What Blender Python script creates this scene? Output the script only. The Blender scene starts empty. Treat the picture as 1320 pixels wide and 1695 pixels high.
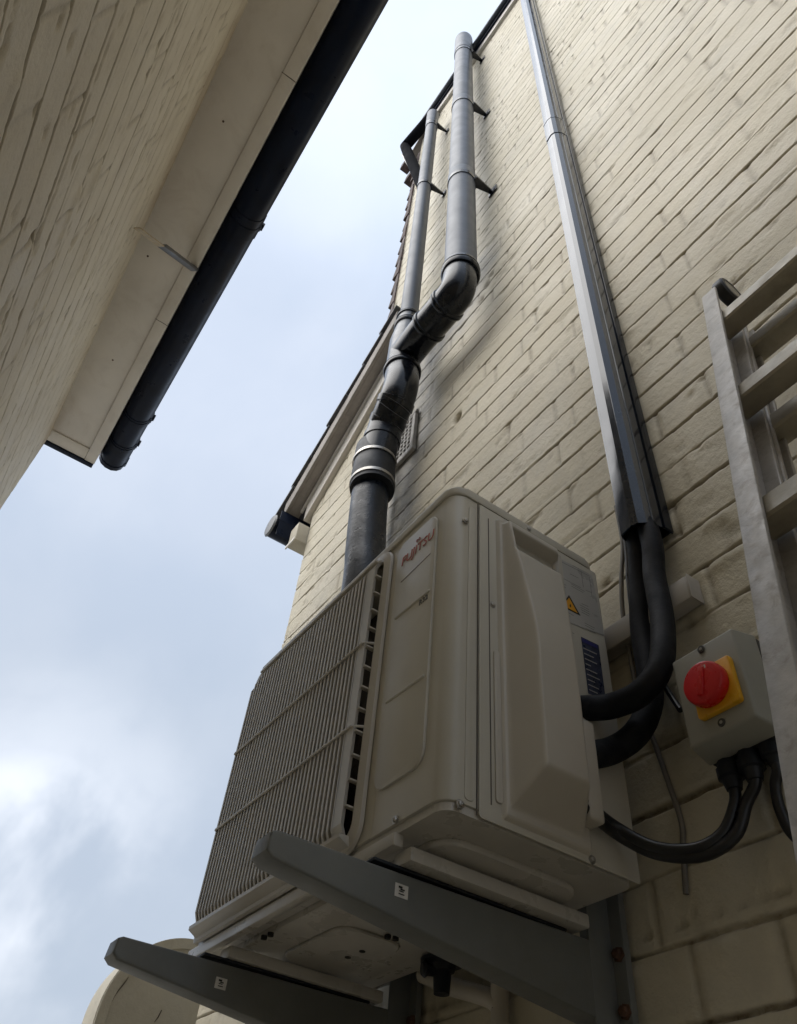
import bpy, bmesh, math, random
import numpy as np
from mathutils import Vector, Matrix
random.seed(7); rng = np.random.default_rng(11)
scn = bpy.context.scene; COL = scn.collection
# ------------------------------------------------------------------ camera
EYE = Vector((0.0, -0.8, 1.7))
FOC = 1291.75                                    # focal length, in photograph pixels (1320 x 1695)
ROT = Matrix(((0.57055191, 0.57169301, 0.58960802),
              (0.81764289, -0.46274114, -0.34253577),
              (0.07701058, 0.67752324, -0.73145856)))
cam = bpy.data.cameras.new('camera'); co = bpy.data.objects.new('camera', cam); COL.objects.link(co)
m4 = ROT.to_4x4(); m4.translation = EYE; co.matrix_world = m4
cam.sensor_fit = 'VERTICAL'; cam.sensor_height = 36.0; cam.lens = FOC / 1695 * 36.0
cam.clip_start = 0.02; cam.clip_end = 500
scn.camera = co
def at(px, py, **k):
    """world point on the ray through a photo pixel, on the real plane x=, y= or z= (relative to the eye)"""
    r = ROT @ Vector((px - 660.0, 847.5 - py, -FOC))
    (a, v), = k.items(); i = 'xyz'.index(a)
    return EYE + r * (v / r[i])
def W(x, y, z): return EYE + Vector((x, y, z))   # eye-relative metres -> world
# ------------------------------------------------------------------ world, sun, exposure
SUN_EL, SUN_AZ = math.radians(44), math.radians(190)      # azimuth clockwise from +Y
w = bpy.data.worlds.new('World'); scn.world = w; w.use_nodes = True
nt = w.node_tree; nd = nt.nodes; lk = nt.links; nd.clear()
out = nd.new('ShaderNodeOutputWorld'); bg = nd.new('ShaderNodeBackground'); lk.new(bg.outputs[0], out.inputs[0])
sky = nd.new('ShaderNodeTexSky'); sky.sky_type = 'NISHITA'; sky.sun_disc = False
sky.sun_elevation = SUN_EL; sky.sun_rotation = SUN_AZ; sky.dust_density = 2.0; sky.air_density = 1.2
tc = nd.new('ShaderNodeTexCoord')
def wnoise(scale, detail, rough, off=(0, 0, 0), dist=0.0):
    mp = nd.new('ShaderNodeMapping'); mp.inputs['Location'].default_value = off
    lk.new(tc.outputs['Generated'], mp.inputs[0])
    n = nd.new('ShaderNodeTexNoise'); n.inputs['Scale'].default_value = scale; n.inputs['Detail'].default_value = detail
    n.inputs['Roughness'].default_value = rough; n.inputs['Distortion'].default_value = dist
    lk.new(mp.outputs[0], n.inputs['Vector']); return n.outputs[0]
def wramp(src, stops):
    r = nd.new('ShaderNodeValToRGB'); e = r.color_ramp.elements
    while len(e) < len(stops): e.new(0.5)
    for q, (p, c) in zip(e, stops): q.position = p; q.color = (*c, 1) if len(c) == 3 else c
    r.color_ramp.interpolation = 'EASE'
    lk.new(src, r.inputs[0]); return r.outputs[0]
def wmix(f, a, b, mode='MIX'):
    m = nd.new('ShaderNodeMix'); m.data_type = 'RGBA'; m.blend_type = mode
    for s, v in ((m.inputs[0], f), (m.inputs[6], a), (m.inputs[7], b)):
        if hasattr(v, 'is_linked'): lk.new(v, s)
        else: s.default_value = v if isinstance(v, (int, float)) else (*v, 1)
    return m.outputs[2]
big = wnoise(2.1, 4, 0.45, (3.1, 1.2, 0.4), 0.3)
fine = wnoise(4.2, 5, 0.5, (0.3, 4.2, 1.9), 0.2)
cloud = wramp(big, [(0.30, (5.2, 6.1, 7.4)), (0.50, (6.1, 6.9, 8.1)), (0.68, (7.1, 7.7, 8.7))])
cloud = wmix(0.42, cloud, wramp(fine, [(0.32, (5.6, 6.4, 7.7)), (0.70, (7.4, 8.0, 9.0))]))
# thin veil: mostly cloud, a little of the clear sky through it
skyc = wmix(0.86, sky.outputs[0], cloud)
# clouds are brightest round the hidden sun and overhead, duller low down
sep = nd.new('ShaderNodeSeparateXYZ'); lk.new(tc.outputs['Generated'], sep.inputs[0])
up = wramp(sep.outputs[2], [(0.0, (0.54, 0.55, 0.56)), (0.45, (0.63, 0.635, 0.64)), (0.85, (0.73, 0.74, 0.76)), (1.0, (1, 1, 1))])
skyc = wmix(1.0, skyc, up, 'MULTIPLY')
sd = Vector((math.sin(SUN_AZ) * math.cos(SUN_EL), math.cos(SUN_AZ) * math.cos(SUN_EL), math.sin(SUN_EL)))
dt = nd.new('ShaderNodeVectorMath'); dt.operation = 'DOT_PRODUCT'; dt.inputs[1].default_value = sd
lk.new(tc.outputs['Generated'], dt.inputs[0])
glow = wramp(dt.outputs['Value'], [(0.70, (0, 0, 0)), (0.80, (4.0, 3.9, 3.8)), (0.88, (12, 11.6, 11)), (1.0, (20, 19.3, 18.3))])
skyc = wmix(1.0, skyc, glow, 'ADD')
# one bright break low on the left of the view
bd = (ROT @ Vector((20 - 660.0, 847.5 - 1440, -FOC))).normalized()
d2 = nd.new('ShaderNodeVectorMath'); d2.operation = 'DOT_PRODUCT'; d2.inputs[1].default_value = bd
lk.new(tc.outputs['Generated'], d2.inputs[0])
brk = wramp(d2.outputs['Value'], [(0.972, (0, 0, 0)), (0.990, (.25, .25, .25)), (1.0, (1, 1, 1))])
patch = wmix(1.0, brk, wramp(fine, [(0.40, (0, 0, 0)), (0.66, (3.4, 3.2, 3.0))]), 'MULTIPLY')
skyc = wmix(1.0, skyc, patch, 'ADD')
lk.new(skyc, bg.inputs[0]); bg.inputs[1].default_value = 0.082
sl = bpy.data.lights.new('sun', 'SUN'); sl.energy = 0.5; sl.angle = math.radians(70); sl.color = (1.0, 0.96, 0.90)
so = bpy.data.objects.new('sun', sl); COL.objects.link(so); so.rotation_euler = sd.to_track_quat('Z', 'Y').to_euler()
so.location = (0, -4, 9)
scn.view_settings.view_transform = 'Standard'; scn.view_settings.look = 'None'
scn.view_settings.exposure = 1.0; scn.view_settings.gamma = 1.0
scn.render.engine = 'CYCLES'; scn.cycles.max_bounces = 8; scn.cycles.diffuse_bounces = 5

# ------------------------------------------------------------------ materials
def mat(name, col, rough=0.5, metal=0.0, var=0.08, vscale=8.0, bump=0.0, bscale=60.0, col2=None, spec=0.5,
        rvar=0.12, dirt=None, dscale=12.0, damt=0.5, attr=None, attrcol=None, coat=0.0, stain=None):
    m = bpy.data.materials.new(name); m.use_nodes = True
    t = m.node_tree; N = t.nodes; L = t.links; b = N['Principled BSDF']
    tcn = N.new('ShaderNodeTexCoord'); V = tcn.outputs['Object']
    def noise(s, d=5, r=0.6, dist=0.0):
        n = N.new('ShaderNodeTexNoise'); n.inputs['Scale'].default_value = s; n.inputs['Detail'].default_value = d
        n.inputs['Roughness'].default_value = r; n.inputs['Distortion'].default_value = dist; L.new(V, n.inputs['Vector']); return n.outputs[0]
    def mix(f, a, bb, mode='MIX'):
        x = N.new('ShaderNodeMix'); x.data_type = 'RGBA'; x.blend_type = mode
        for s, v in ((x.inputs[0], f), (x.inputs[6], a), (x.inputs[7], bb)):
            if hasattr(v, 'is_linked'): L.new(v, s)
            else: s.default_value = v if isinstance(v, (int, float)) else (*v[:3], 1)
        return x.outputs[2]
    def mr(src, a, bb, c, d):
        x = N.new('ShaderNodeMapRange'); L.new(src, x.inputs[0])
        for i, v in zip((1, 2, 3, 4), (a, bb, c, d)): x.inputs[i].default_value = v
        return x.outputs[0]
    c2 = col2 or tuple(max(0, v * (1 - 2.2 * var)) for v in col)
    n1 = noise(vscale)
    c = mix(mr(n1, 0.32, 0.68, 0, 1), c2, tuple(min(1, v * (1 + var)) for v in col))
    if dirt:
        n2 = noise(dscale, 8, 0.7, 0.6)
        c = mix(mr(n2, 0.50, 0.72, 0, damt), c, dirt)
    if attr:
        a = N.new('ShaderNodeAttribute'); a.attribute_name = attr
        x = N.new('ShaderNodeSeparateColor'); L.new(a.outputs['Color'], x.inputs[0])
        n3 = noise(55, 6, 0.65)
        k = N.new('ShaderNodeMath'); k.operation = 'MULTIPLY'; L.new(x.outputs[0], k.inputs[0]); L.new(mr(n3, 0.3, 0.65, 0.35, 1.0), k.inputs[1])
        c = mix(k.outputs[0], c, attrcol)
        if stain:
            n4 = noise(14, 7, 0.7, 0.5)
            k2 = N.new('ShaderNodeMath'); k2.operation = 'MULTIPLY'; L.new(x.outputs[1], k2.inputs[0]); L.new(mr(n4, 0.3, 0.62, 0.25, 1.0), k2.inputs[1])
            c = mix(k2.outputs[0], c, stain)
    L.new(c, b.inputs['Base Color'])
    L.new(mr(noise(vscale * 2.3), 0.3, 0.7, max(0.02, rough - rvar), min(1, rough + rvar)), b.inputs['Roughness'])
    b.inputs['Metallic'].default_value = metal
    b.inputs['Specular IOR Level'].default_value = spec
    b.inputs['Coat Weight'].default_value = coat
    if bump > 0:
        bp = N.new('ShaderNodeBump'); bp.inputs['Strength'].default_value = 1.0; bp.inputs['Distance'].default_value = bump
        L.new(noise(bscale, 6, 0.62), bp.inputs['Height']); L.new(bp.outputs[0], b.inputs['Normal'])
    return m
M = {}
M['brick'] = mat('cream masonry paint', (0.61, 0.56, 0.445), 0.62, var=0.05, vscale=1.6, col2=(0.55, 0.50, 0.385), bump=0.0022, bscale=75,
                 dirt=(0.45, 0.425, 0.36), dscale=6, damt=0.5, attr='joint_dark', attrcol=(0.14, 0.105, 0.065), stain=(0.27, 0.27, 0.27), spec=0.3)
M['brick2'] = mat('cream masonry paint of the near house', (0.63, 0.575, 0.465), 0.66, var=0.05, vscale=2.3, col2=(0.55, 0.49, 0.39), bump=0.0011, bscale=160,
                  dirt=(0.40, 0.34, 0.25), dscale=7, damt=0.35, attr='joint_dark', attrcol=(0.13, 0.10, 0.065), stain=(0.42, 0.33, 0.23), spec=0.3)
M['upvc_cream'] = mat('cream painted board', (0.66, 0.62, 0.56), 0.42, var=0.05, vscale=3, dirt=(0.40, 0.34, 0.27), dscale=9, damt=0.35, bump=0.0004, bscale=40)
M['upvc_white'] = mat('off white painted board', (0.66, 0.63, 0.58), 0.45, var=0.06, vscale=4, dirt=(0.42, 0.38, 0.32), dscale=11, damt=0.4)
M['grey_board'] = mat('grey verge and soffit board', (0.33, 0.30, 0.27), 0.7, var=0.12, vscale=5, dirt=(0.18, 0.16, 0.14), damt=0.5)  # grey base with darker mottling, for verge boards and the corner soffit
M['black_upvc'] = mat('black gutter plastic', (0.003, 0.008, 0.024), 0.36, var=0.2, vscale=10, dirt=(0.02, 0.025, 0.035), dscale=20, damt=0.15, spec=0.2)
M['black_pvc'] = mat('black pipe plastic', (0.006, 0.008, 0.013), 0.22, var=0.15, vscale=9, dirt=(0.05, 0.05, 0.055), dscale=26, damt=0.2, spec=0.35)
M['grey_pvc'] = mat('grey black soil pipe plastic', (0.060, 0.072, 0.092), 0.40, var=0.06, vscale=5, dirt=(0.14, 0.14, 0.145), dscale=16, damt=0.2, rvar=0.06, spec=0.4)
M['bitumen'] = mat('tarred cast iron', (0.005, 0.008, 0.014), 0.34, var=0.25, vscale=14, dirt=(0.11, 0.115, 0.11), dscale=9, damt=0.55, bump=0.0010, bscale=90, spec=0.30)
M['rubber'] = mat('black rubber', (0.012, 0.014, 0.019), 0.50, var=0.2, bump=0.0003, spec=0.35)
M['matte_black'] = mat('matt black painted downpipe', (0.008, 0.009, 0.012), 0.9, spec=0.05)
M['foam'] = mat('black foam pipe insulation', (0.009, 0.010, 0.014), 0.62, var=0.2, vscale=14, bump=0.0006, bscale=180, spec=0.22)
M['cable'] = mat('black cable sheath', (0.010, 0.010, 0.012), 0.38, var=0.2, vscale=20)
M['cable_grey'] = mat('grey cable sheath', (0.17, 0.155, 0.135), 0.5, var=0.1)
M['trunk'] = mat('glossy black trunking plastic', (0.012, 0.017, 0.028), 0.12, var=0.12, vscale=6, dirt=(0.07, 0.07, 0.075), dscale=30, damt=0.25, rvar=0.05)
M['steel'] = mat('bright steel', (0.42, 0.40, 0.37), 0.38, metal=1.0, var=0.1, vscale=30)
M['casing'] = mat('beige coated steel', (0.50, 0.472, 0.405), 0.40, var=0.025, vscale=5, dirt=(0.36, 0.31, 0.25), dscale=7, damt=0.18, bump=0.00012, bscale=420, rvar=0.05)
M['casing2'] = mat('beige moulded plastic', (0.49, 0.455, 0.395), 0.42, var=0.03, vscale=6, dirt=(0.36, 0.31, 0.25), dscale=8, damt=0.15, bump=0.00015, bscale=500, rvar=0.05)
M['base'] = mat('galvanised base pan painted beige', (0.50, 0.475, 0.43), 0.33, var=0.05, vscale=7, dirt=(0.38, 0.32, 0.26), dscale=6, damt=0.25)
M['groove'] = mat('dark panel joint', (0.10, 0.085, 0.07), 0.7)
M['coil'] = mat('dark condenser fins', (0.038, 0.031, 0.028), 0.55, metal=0.0, var=0.3, vscale=40, bump=0.002, bscale=90)
M['fan'] = mat('dark grey fan plastic', (0.05, 0.045, 0.045), 0.5)
M['red_print'] = mat('faded red print', (0.42, 0.10, 0.075), 0.5, var=0.05)
M['grey_print'] = mat('grey print', (0.13, 0.125, 0.12), 0.5, var=0.1)
M['label'] = mat('pale grey label film', (0.45, 0.44, 0.42), 0.35, var=0.04)
M['blue_label'] = mat('dark blue label', (0.040, 0.048, 0.085), 0.35, var=0.3, vscale=60)
M['blue_print'] = mat('blue band on label', (0.035, 0.035, 0.17), 0.35)
M['amber'] = mat('amber warning film', (0.72, 0.34, 0.03), 0.35, var=0.05)
M['black_print'] = mat('black print', (0.012, 0.011, 0.010), 0.5)
M['bracket'] = mat('grey coated steel bracket', (0.155, 0.160, 0.150), 0.46, var=0.06, vscale=8, dirt=(0.11, 0.10, 0.085), dscale=10, damt=0.3, bump=0.0002, bscale=300)
M['rust'] = mat('rusty bolt', (0.10, 0.050, 0.030), 0.75, var=0.3, vscale=60, bump=0.0008, bscale=200)
M['sticker'] = mat('white sticker', (0.62, 0.60, 0.56), 0.5, var=0.08, vscale=60, dirt=(0.35, 0.33, 0.3), dscale=80, damt=0.4)
M['iso_grey'] = mat('grey moulded enclosure', (0.33, 0.325, 0.285), 0.42, var=0.04, vscale=8, bump=0.0001, bscale=600)
M['iso_dark'] = mat('dark enclosure base', (0.045, 0.045, 0.045), 0.5)
M['red'] = mat('red switch plastic', (0.62, 0.006, 0.010), 0.30, var=0.06, vscale=20)
M['yellow'] = mat('yellow switch plate', (0.78, 0.40, 0.012), 0.36, var=0.06, vscale=16)
M['alu'] = mat('scuffed aluminium', (0.47, 0.44, 0.40), 0.46, metal=0.35, var=0.10, vscale=24, dirt=(0.22, 0.18, 0.14), dscale=48, damt=0.75, bump=0.0003, bscale=160)
M['rung'] = mat('oxidised aluminium rung', (0.44, 0.40, 0.32), 0.5, metal=0.3, var=0.10, vscale=12, dirt=(0.20, 0.18, 0.14), dscale=16, damt=0.5, bump=0.0004, bscale=90)
M['wheel'] = mat('black wheel rubber', (0.018, 0.018, 0.02), 0.45)
M['wheel_hub'] = mat('cream wheel hub', (0.40, 0.36, 0.28), 0.5)
M['tile'] = mat('brown clay tile', (0.085, 0.055, 0.050), 0.75, var=0.3, vscale=18, bump=0.002, bscale=50)
M['slate'] = mat('dark grey slate', (0.10, 0.10, 0.105), 0.6, var=0.25, vscale=9, bump=0.0015, bscale=50)
M['render'] = mat('cream cement render', (0.52, 0.48, 0.39), 0.75, var=0.06, vscale=4, dirt=(0.36, 0.32, 0.25), dscale=8, damt=0.4, bump=0.002, bscale=60)
M['crack'] = mat('dark crack', (0.10, 0.085, 0.065), 0.9)
M['vent'] = mat('grimy perforated vent', (0.40, 0.38, 0.35), 0.7, var=0.12, vscale=30, dirt=(0.2, 0.19, 0.17), damt=0.5)
M['hole'] = mat('dark cavity', (0.012, 0.010, 0.009), 0.9)
M['paint_pipe'] = mat('cream painted conduit', (0.58, 0.53, 0.45), 0.5, var=0.05)
M['minitrunk'] = mat('grey cream mini trunking', (0.42, 0.39, 0.35), 0.5, var=0.05)
M['yellow_old'] = mat('yellowed plastic', (0.40, 0.31, 0.17), 0.5, var=0.1, vscale=30)
M['dull_metal'] = mat('dull grey metal', (0.13, 0.13, 0.13), 0.45, metal=0.3)
M['ground'] = mat('rough concrete paving', (0.33, 0.31, 0.27), 0.85, var=0.15, vscale=2, dirt=(0.17, 0.155, 0.13), dscale=3, damt=0.6, bump=0.006, bscale=18)
M['grass'] = mat('short grass', (0.05, 0.085, 0.025), 0.9, var=0.3, vscale=1.5, bump=0.02, bscale=8)

# ------------------------------------------------------------------ mesh helpers
def link(name, me, parent=None, m=None, smooth=True, ang=35):
    o = bpy.data.objects.new(name, me); COL.objects.link(o)
    if m is not None: me.materials.append(M[m] if isinstance(m, str) else m)
    if smooth:
        me.polygons.foreach_set('use_smooth', [True] * len(me.polygons))
        me.set_sharp_from_angle(angle=math.radians(ang))
    if parent is not None:
        o.parent = parent; o.matrix_parent_inverse = parent.matrix_world.inverted()
    return o
def fin(name, bm, m, parent=None, smooth=True, ang=35, norm=True):
    if norm: bmesh.ops.recalc_face_normals(bm, faces=bm.faces)
    me = bpy.data.meshes.new(name); bm.to_mesh(me); bm.free()
    return link(name, me, parent, m, smooth, ang)
def thing(name, label, cat, loc, group=None):
    o = bpy.data.objects.new(name, None); COL.objects.link(o); o.location = loc; o.empty_display_size = 0.05
    o['label'] = label; o['category'] = cat
    if group: o['group'] = group
    bpy.context.view_layer.update()
    return o
def tag(o, label, cat, group=None):
    o['label'] = label; o['category'] = cat
    if group: o['group'] = group
    return o
def hexa(bm, pts, bev=0.0, seg=2):
    """8 corners: bottom 4 ccw then top 4"""
    vs = [bm.verts.new(p) for p in pts]
    F = [(0, 3, 2, 1), (4, 5, 6, 7), (0, 1, 5, 4), (1, 2, 6, 5), (2, 3, 7, 6), (3, 0, 4, 7)]
    fs = [bm.faces.new([vs[i] for i in f]) for f in F]
    if bev > 0:
        es = set(e for f in fs for e in f.edges)
        bmesh.ops.bevel(bm, geom=list(es), offset=bev, segments=seg, affect='EDGES', profile=0.5)
def box(bm, x0, x1, y0, y1, z0, z1, bev=0.0, seg=2, f=W):
    hexa(bm, [f(x0, y0, z0), f(x1, y0, z0), f(x1, y1, z0), f(x0, y1, z0),
              f(x0, y0, z1), f(x1, y0, z1), f(x1, y1, z1), f(x0, y1, z1)], bev, seg)
def prism(bm, poly, fn0, fn1, bev=0.0, seg=2):
    """extrude polygon: fn0/fn1 map 2d point to 3d"""
    a = [bm.verts.new(fn0(*p)) for p in poly]; b = [bm.verts.new(fn1(*p)) for p in poly]
    n = len(poly); fs = [bm.faces.new(a[::-1]), bm.faces.new(b)]
    for i in range(n): fs.append(bm.faces.new((a[i], a[(i + 1) % n], b[(i + 1) % n], b[i])))
    if bev > 0:
        es = set(fs[0].edges) | set(fs[1].edges)
        bmesh.ops.bevel(bm, geom=list(es), offset=bev, segments=seg, affect='EDGES', profile=0.5)
def rrect(x0, x1, y0, y1, r, n=5):
    P = []
    for cx, cy, a in ((x1 - r, y1 - r, 0), (x0 + r, y1 - r, 90), (x0 + r, y0 + r, 180), (x1 - r, y0 + r, 270)):
        for k in range(n + 1):
            t = math.radians(a + 90 * k / n); P.append((cx + r * math.cos(t), cy + r * math.sin(t)))
    return P
def spline(pts, n=10):
    P = [Vector(p) for p in pts]; P = [2 * P[0] - P[1]] + P + [2 * P[-1] - P[-2]]; o = []
    for i in range(1, len(P) - 2):
        a, b, c, d = P[i - 1:i + 3]
        for k in range(n):
            t = k / n
            o.append(0.5 * (2 * b + (c - a) * t + (2 * a - 5 * b + 4 * c - d) * t * t + (3 * b - a - 3 * c + d) * t ** 3))
    o.append(P[-2]); return o
def tube(bm, path, rad, seg=24, cap=True, sect=None, ref=None):
    """path: points; rad: number or list; rings joined"""
    path = [Vector(p) for p in path]; n = len(path)
    T = [((path[min(i + 1, n - 1)] - path[max(i - 1, 0)]).normalized()) for i in range(n)]
    u = Vector(ref) if ref else (Vector((1, 0, 0)) if abs(T[0].x) < 0.8 else Vector((0, 1, 0)))
    rings = []
    for i, p in enumerate(path):
        u = (u - T[i] * u.dot(T[i])).normalized(); v = T[i].cross(u)
        r = rad[i] if isinstance(rad, (list, tuple)) else rad
        if sect: rings.append([bm.verts.new(p + u * a * r + v * b * r) for a, b in sect])
        else: rings.append([bm.verts.new(p + (u * math.cos(2 * math.pi * k / seg) + v * math.sin(2 * math.pi * k / seg)) * r) for k in range(seg)])
    m = len(rings[0])
    for i in range(n - 1):
        for k in range(m):
            bm.faces.new((rings[i][k], rings[i][(k + 1) % m], rings[i + 1][(k + 1) % m], rings[i + 1][k]))
    if cap: bm.faces.new(rings[0][::-1]); bm.faces.new(rings[-1])
def lathe(bm, p0, axis, prof, seg=32, cap=True):
    """prof: list of (distance along axis, radius)"""
    axis = Vector(axis).normalized(); p0 = Vector(p0)
    u = axis.orthogonal().normalized(); v = axis.cross(u); rings = []
    for d, r in prof:
        rings.append([bm.verts.new(p0 + axis * d + (u * math.cos(2 * math.pi * k / seg) + v * math.sin(2 * math.pi * k / seg)) * max(r, 1e-5)) for k in range(seg)])
    for i in range(len(rings) - 1):
        for k in range(seg): bm.faces.new((rings[i][k], rings[i][(k + 1) % seg], rings[i + 1][(k + 1) % seg], rings[i + 1][k]))
    if cap: bm.faces.new(rings[0][::-1]); bm.faces.new(rings[-1])
def text_mesh(name, s, size, M3, parent, m, depth=0.0004, shear=0.0, spacing=1.0):
    cu = bpy.data.curves.new(name, 'FONT'); cu.body = s; cu.size = size; cu.extrude = depth; cu.shear = shear
    cu.space_character = spacing; cu.align_x = 'CENTER'; cu.align_y = 'CENTER'; cu.resolution_u = 3
    t = bpy.data.objects.new(name, cu); COL.objects.link(t); bpy.context.view_layer.update()
    me = bpy.data.meshes.new_from_object(t.evaluated_get(bpy.context.evaluated_depsgraph_get()))
    bpy.data.objects.remove(t); me.transform(M3); me.materials.clear()
    return link(name, me, parent, m, smooth=False)

# ------------------------------------------------------------------ noise for the masonry relief
def vnoise(x, y, seed):
    r = np.random.default_rng(seed).random((256, 256))
    xi = np.floor(x).astype(int); yi = np.floor(y).astype(int); fx = x - xi; fy = y - yi
    fx = fx * fx * (3 - 2 * fx); fy = fy * fy * (3 - 2 * fy)
    a = r[xi % 256, yi % 256]; b = r[(xi + 1) % 256, yi % 256]; c = r[xi % 256, (yi + 1) % 256]; d = r[(xi + 1) % 256, (yi + 1) % 256]
    return (a * (1 - fx) + b * fx) * (1 - fy) + (c * (1 - fx) + d * fx) * fy
def fbm(x, y, seed, o=4):
    s = 0; a = 0.5; t = 0
    for i in range(o): s = s + a * vnoise(x * 2 ** i, y * 2 ** i, seed + i); t += a; a *= 0.5
    return s / t
def sstep(a, b, x):
    t = np.clip((x - a) / (b - a), 0, 1); return t * t * (3 - 2 * t)
def brick_relief(X, Z, course, z0, seed, depth, jw, face, vdepth, double=0.0):
    """returns height (out of the wall, metres) and grime 0..1"""
    k0 = np.floor((Z - z0) / course)
    wob = (fbm(X * 1.7, k0 * 7.3, seed, 3) - 0.5) * 0.006
    Zc = Z - z0 - wob; k = np.floor(Zc / course + 0.5); dz = Zc - k * course          # distance from the bed joint
    jn = fbm(X * 9, k * 3.7, seed + 5, 4); w = jw * (0.35 + 1.1 * jn)
    rough = (fbm(X * 60, Z * 80, seed + 9, 3) - 0.5) * 0.0045
    j = 1 - sstep(0.50, 1.10, np.abs(dz + rough * .7) / w)
    j *= 0.25 + 1.05 * sstep(0.30, 0.62, fbm(X * 3.1, k * 11.7, seed + 13, 3))
    # bricks: stretcher / header mix; painted perpends are faint
    kb = np.floor(Zc / course); st = 0.225; off = np.where(kb % 2 == 0, 0.0, 0.168) + 0.05 * np.sin(kb * 12.9)
    t = (X + off + (fbm(X * 2, kb * 5.1, seed + 17, 2) - 0.5) * 0.02) / (st + 0.1125)
    cell = np.floor(t); u = (t - cell) * (st + 0.1125)
    du = np.minimum(np.minimum(np.abs(u), np.abs(u - st)), np.abs(u - st - 0.1125))
    hid = np.abs(np.sin(cell * 78.233 + kb * 37.719 + np.where(np.abs(u - st) < 0.03, 5.3, 0)) * 4375.5) % 1
    v = (1 - sstep(0.3, 1.2, np.abs(du + rough) / (jw * 1.7))) * sstep(0.15, 0.80, hid)
    bid = np.abs(np.sin(cell * 12.9898 + kb * 78.233 + (u > st) * 3.1) * 43758.5) % 1
    h = (bid - 0.5) * face + (fbm(X * 12, Z * 30, seed + 21, 4) - 0.5) * face * 0.9 + (fbm(X * 70, Z * 90, seed + 23, 3) - 0.5) * 0.0009
    h -= depth * np.clip(j, 0, 1) + vdepth * v * (1 - np.clip(j, 0, 1))
    # lumps of old mortar left proud below some joints, and chips
    lump = sstep(0.66, 0.84, fbm(X * 14, Z * 26, seed + 31, 3)) * np.exp(-(dz + 0.012) ** 2 / 0.00012)
    h += lump * depth * 0.55
    chip = sstep(0.72, 0.82, fbm(X * 20, Z * 34, seed + 41, 3)); h -= chip * depth * 0.45
    if double:
        n2 = sstep(0.45, 0.7, fbm(X * 1.3, k * 5.9, seed + 51, 3))
        j2 = (1 - sstep(0.3, 1.3, np.abs(dz - 0.017 + rough) / (w * 0.5))) * n2; h -= depth * double * j2
        j = np.maximum(j, j2 * 0.7)
    g = np.clip(np.clip(j, 0, 1) * 0.95 + v * 0.55 + chip * 0.35, 0, 1)  # darker colour that follows the relief: bed joints, perpends and chips
    return h, g
def rows_for(z_lo, z_hi, course, z0, fr):
    k = math.floor((z_lo - z0) / course); R = []
    while z0 + k * course < z_hi:
        R += [z0 + (k + f) * course for f in fr]; k += 1
    return np.array([r for r in R if z_lo <= r <= z_hi] + [z_hi])
def relief_wall(name, xs, zs, fn, place, m, parent, stain=None):
    X, Z = np.meshgrid(xs, zs); Z, H, G, S = fn(X, Z)
    P = place(X, Z, H); nz, nx = X.shape
    V = np.stack(P, -1).reshape(-1, 3)
    idx = np.arange(nz * nx).reshape(nz, nx)
    Fq = np.stack([idx[:-1, :-1], idx[:-1, 1:], idx[1:, 1:], idx[1:, :-1]], -1).reshape(-1, 4)
    me = bpy.data.meshes.new(name); me.vertices.add(len(V)); me.vertices.foreach_set('co', V.astype(np.float32).ravel())
    me.loops.add(Fq.size); me.loops.foreach_set('vertex_index', Fq.astype(np.int32).ravel())
    me.polygons.add(len(Fq)); me.polygons.foreach_set('loop_start', np.arange(0, Fq.size, 4, dtype=np.int32))
    me.update(calc_edges=True); me.validate()
    ca = me.color_attributes.new('joint_dark', 'FLOAT_COLOR', 'POINT')
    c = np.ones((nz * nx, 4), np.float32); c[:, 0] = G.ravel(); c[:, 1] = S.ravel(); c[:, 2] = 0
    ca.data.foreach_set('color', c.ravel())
    me.polygons.foreach_set('use_smooth', [True] * len(me.polygons))
    o = bpy.data.objects.new(name, me); COL.objects.link(o); me.materials.append(M[m])
    if parent: o.parent = parent; o.matrix_parent_inverse = parent.matrix_world.inverted()
    return o

# ------------------------------------------------------------------ ground
bm = bmesh.new(); box(bm, -60, 60, -60, 60, -1.9, -1.7); g = fin('ground', bm, 'ground'); g['kind'] = 'structure'

# ================================================================== the gabled house (far wall, plane y = 0)
CX = -2.055; ZT = 5.86; XS = -1.63; SL = 0.755; XR = -1.43           # left corner, top of wall, step in the roofline, roof slope
house = thing('brick_house', 'cream painted brick house wall that carries the air conditioner and the black pipes', 'house', (-0.5, 0.0, 0.0))
def ztop(x): return np.where(x < XS, 2.44 + SL * (x + 1.83) + 0.02, ZT)
xs = np.concatenate([np.arange(CX, -0.30, 0.0068), np.arange(-0.30, 0.30, 0.012), np.linspace(0.30, 4.0, 30)])
fr_near = (0.0, 0.022, 0.045, 0.07, 0.10, 0.14, 0.20, 0.32, 0.46, 0.60, 0.72, 0.80, 0.86, 0.90, 0.93, 0.955, 0.978)
zsr = np.concatenate([np.linspace(-1.7, 0.12, 20), rows_for(0.13, ZT + 0.05, 0.0796, 0.9806 - 0.0796 * 3, fr_near)])
pipe_line = [(q.x - EYE.x, q.z - EYE.z) for q in [at(a, b, y=.8) for a, b in ((790, 455), (752, 540), (712, 590), (690, 670), (668, 800), (645, 920))]]
def segdist(X, Z, pts):
    d = np.full(X.shape, 9.0)
    for (ax, az), (bx, bz) in zip(pts[:-1], pts[1:]):
        t = np.clip(((X - ax) * (bx - ax) + (Z - az) * (bz - az)) / ((bx - ax) ** 2 + (bz - az) ** 2), 0, 1)
        d = np.minimum(d, np.hypot(X - ax - t * (bx - ax), Z - az - t * (bz - az)))
    return d
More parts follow.
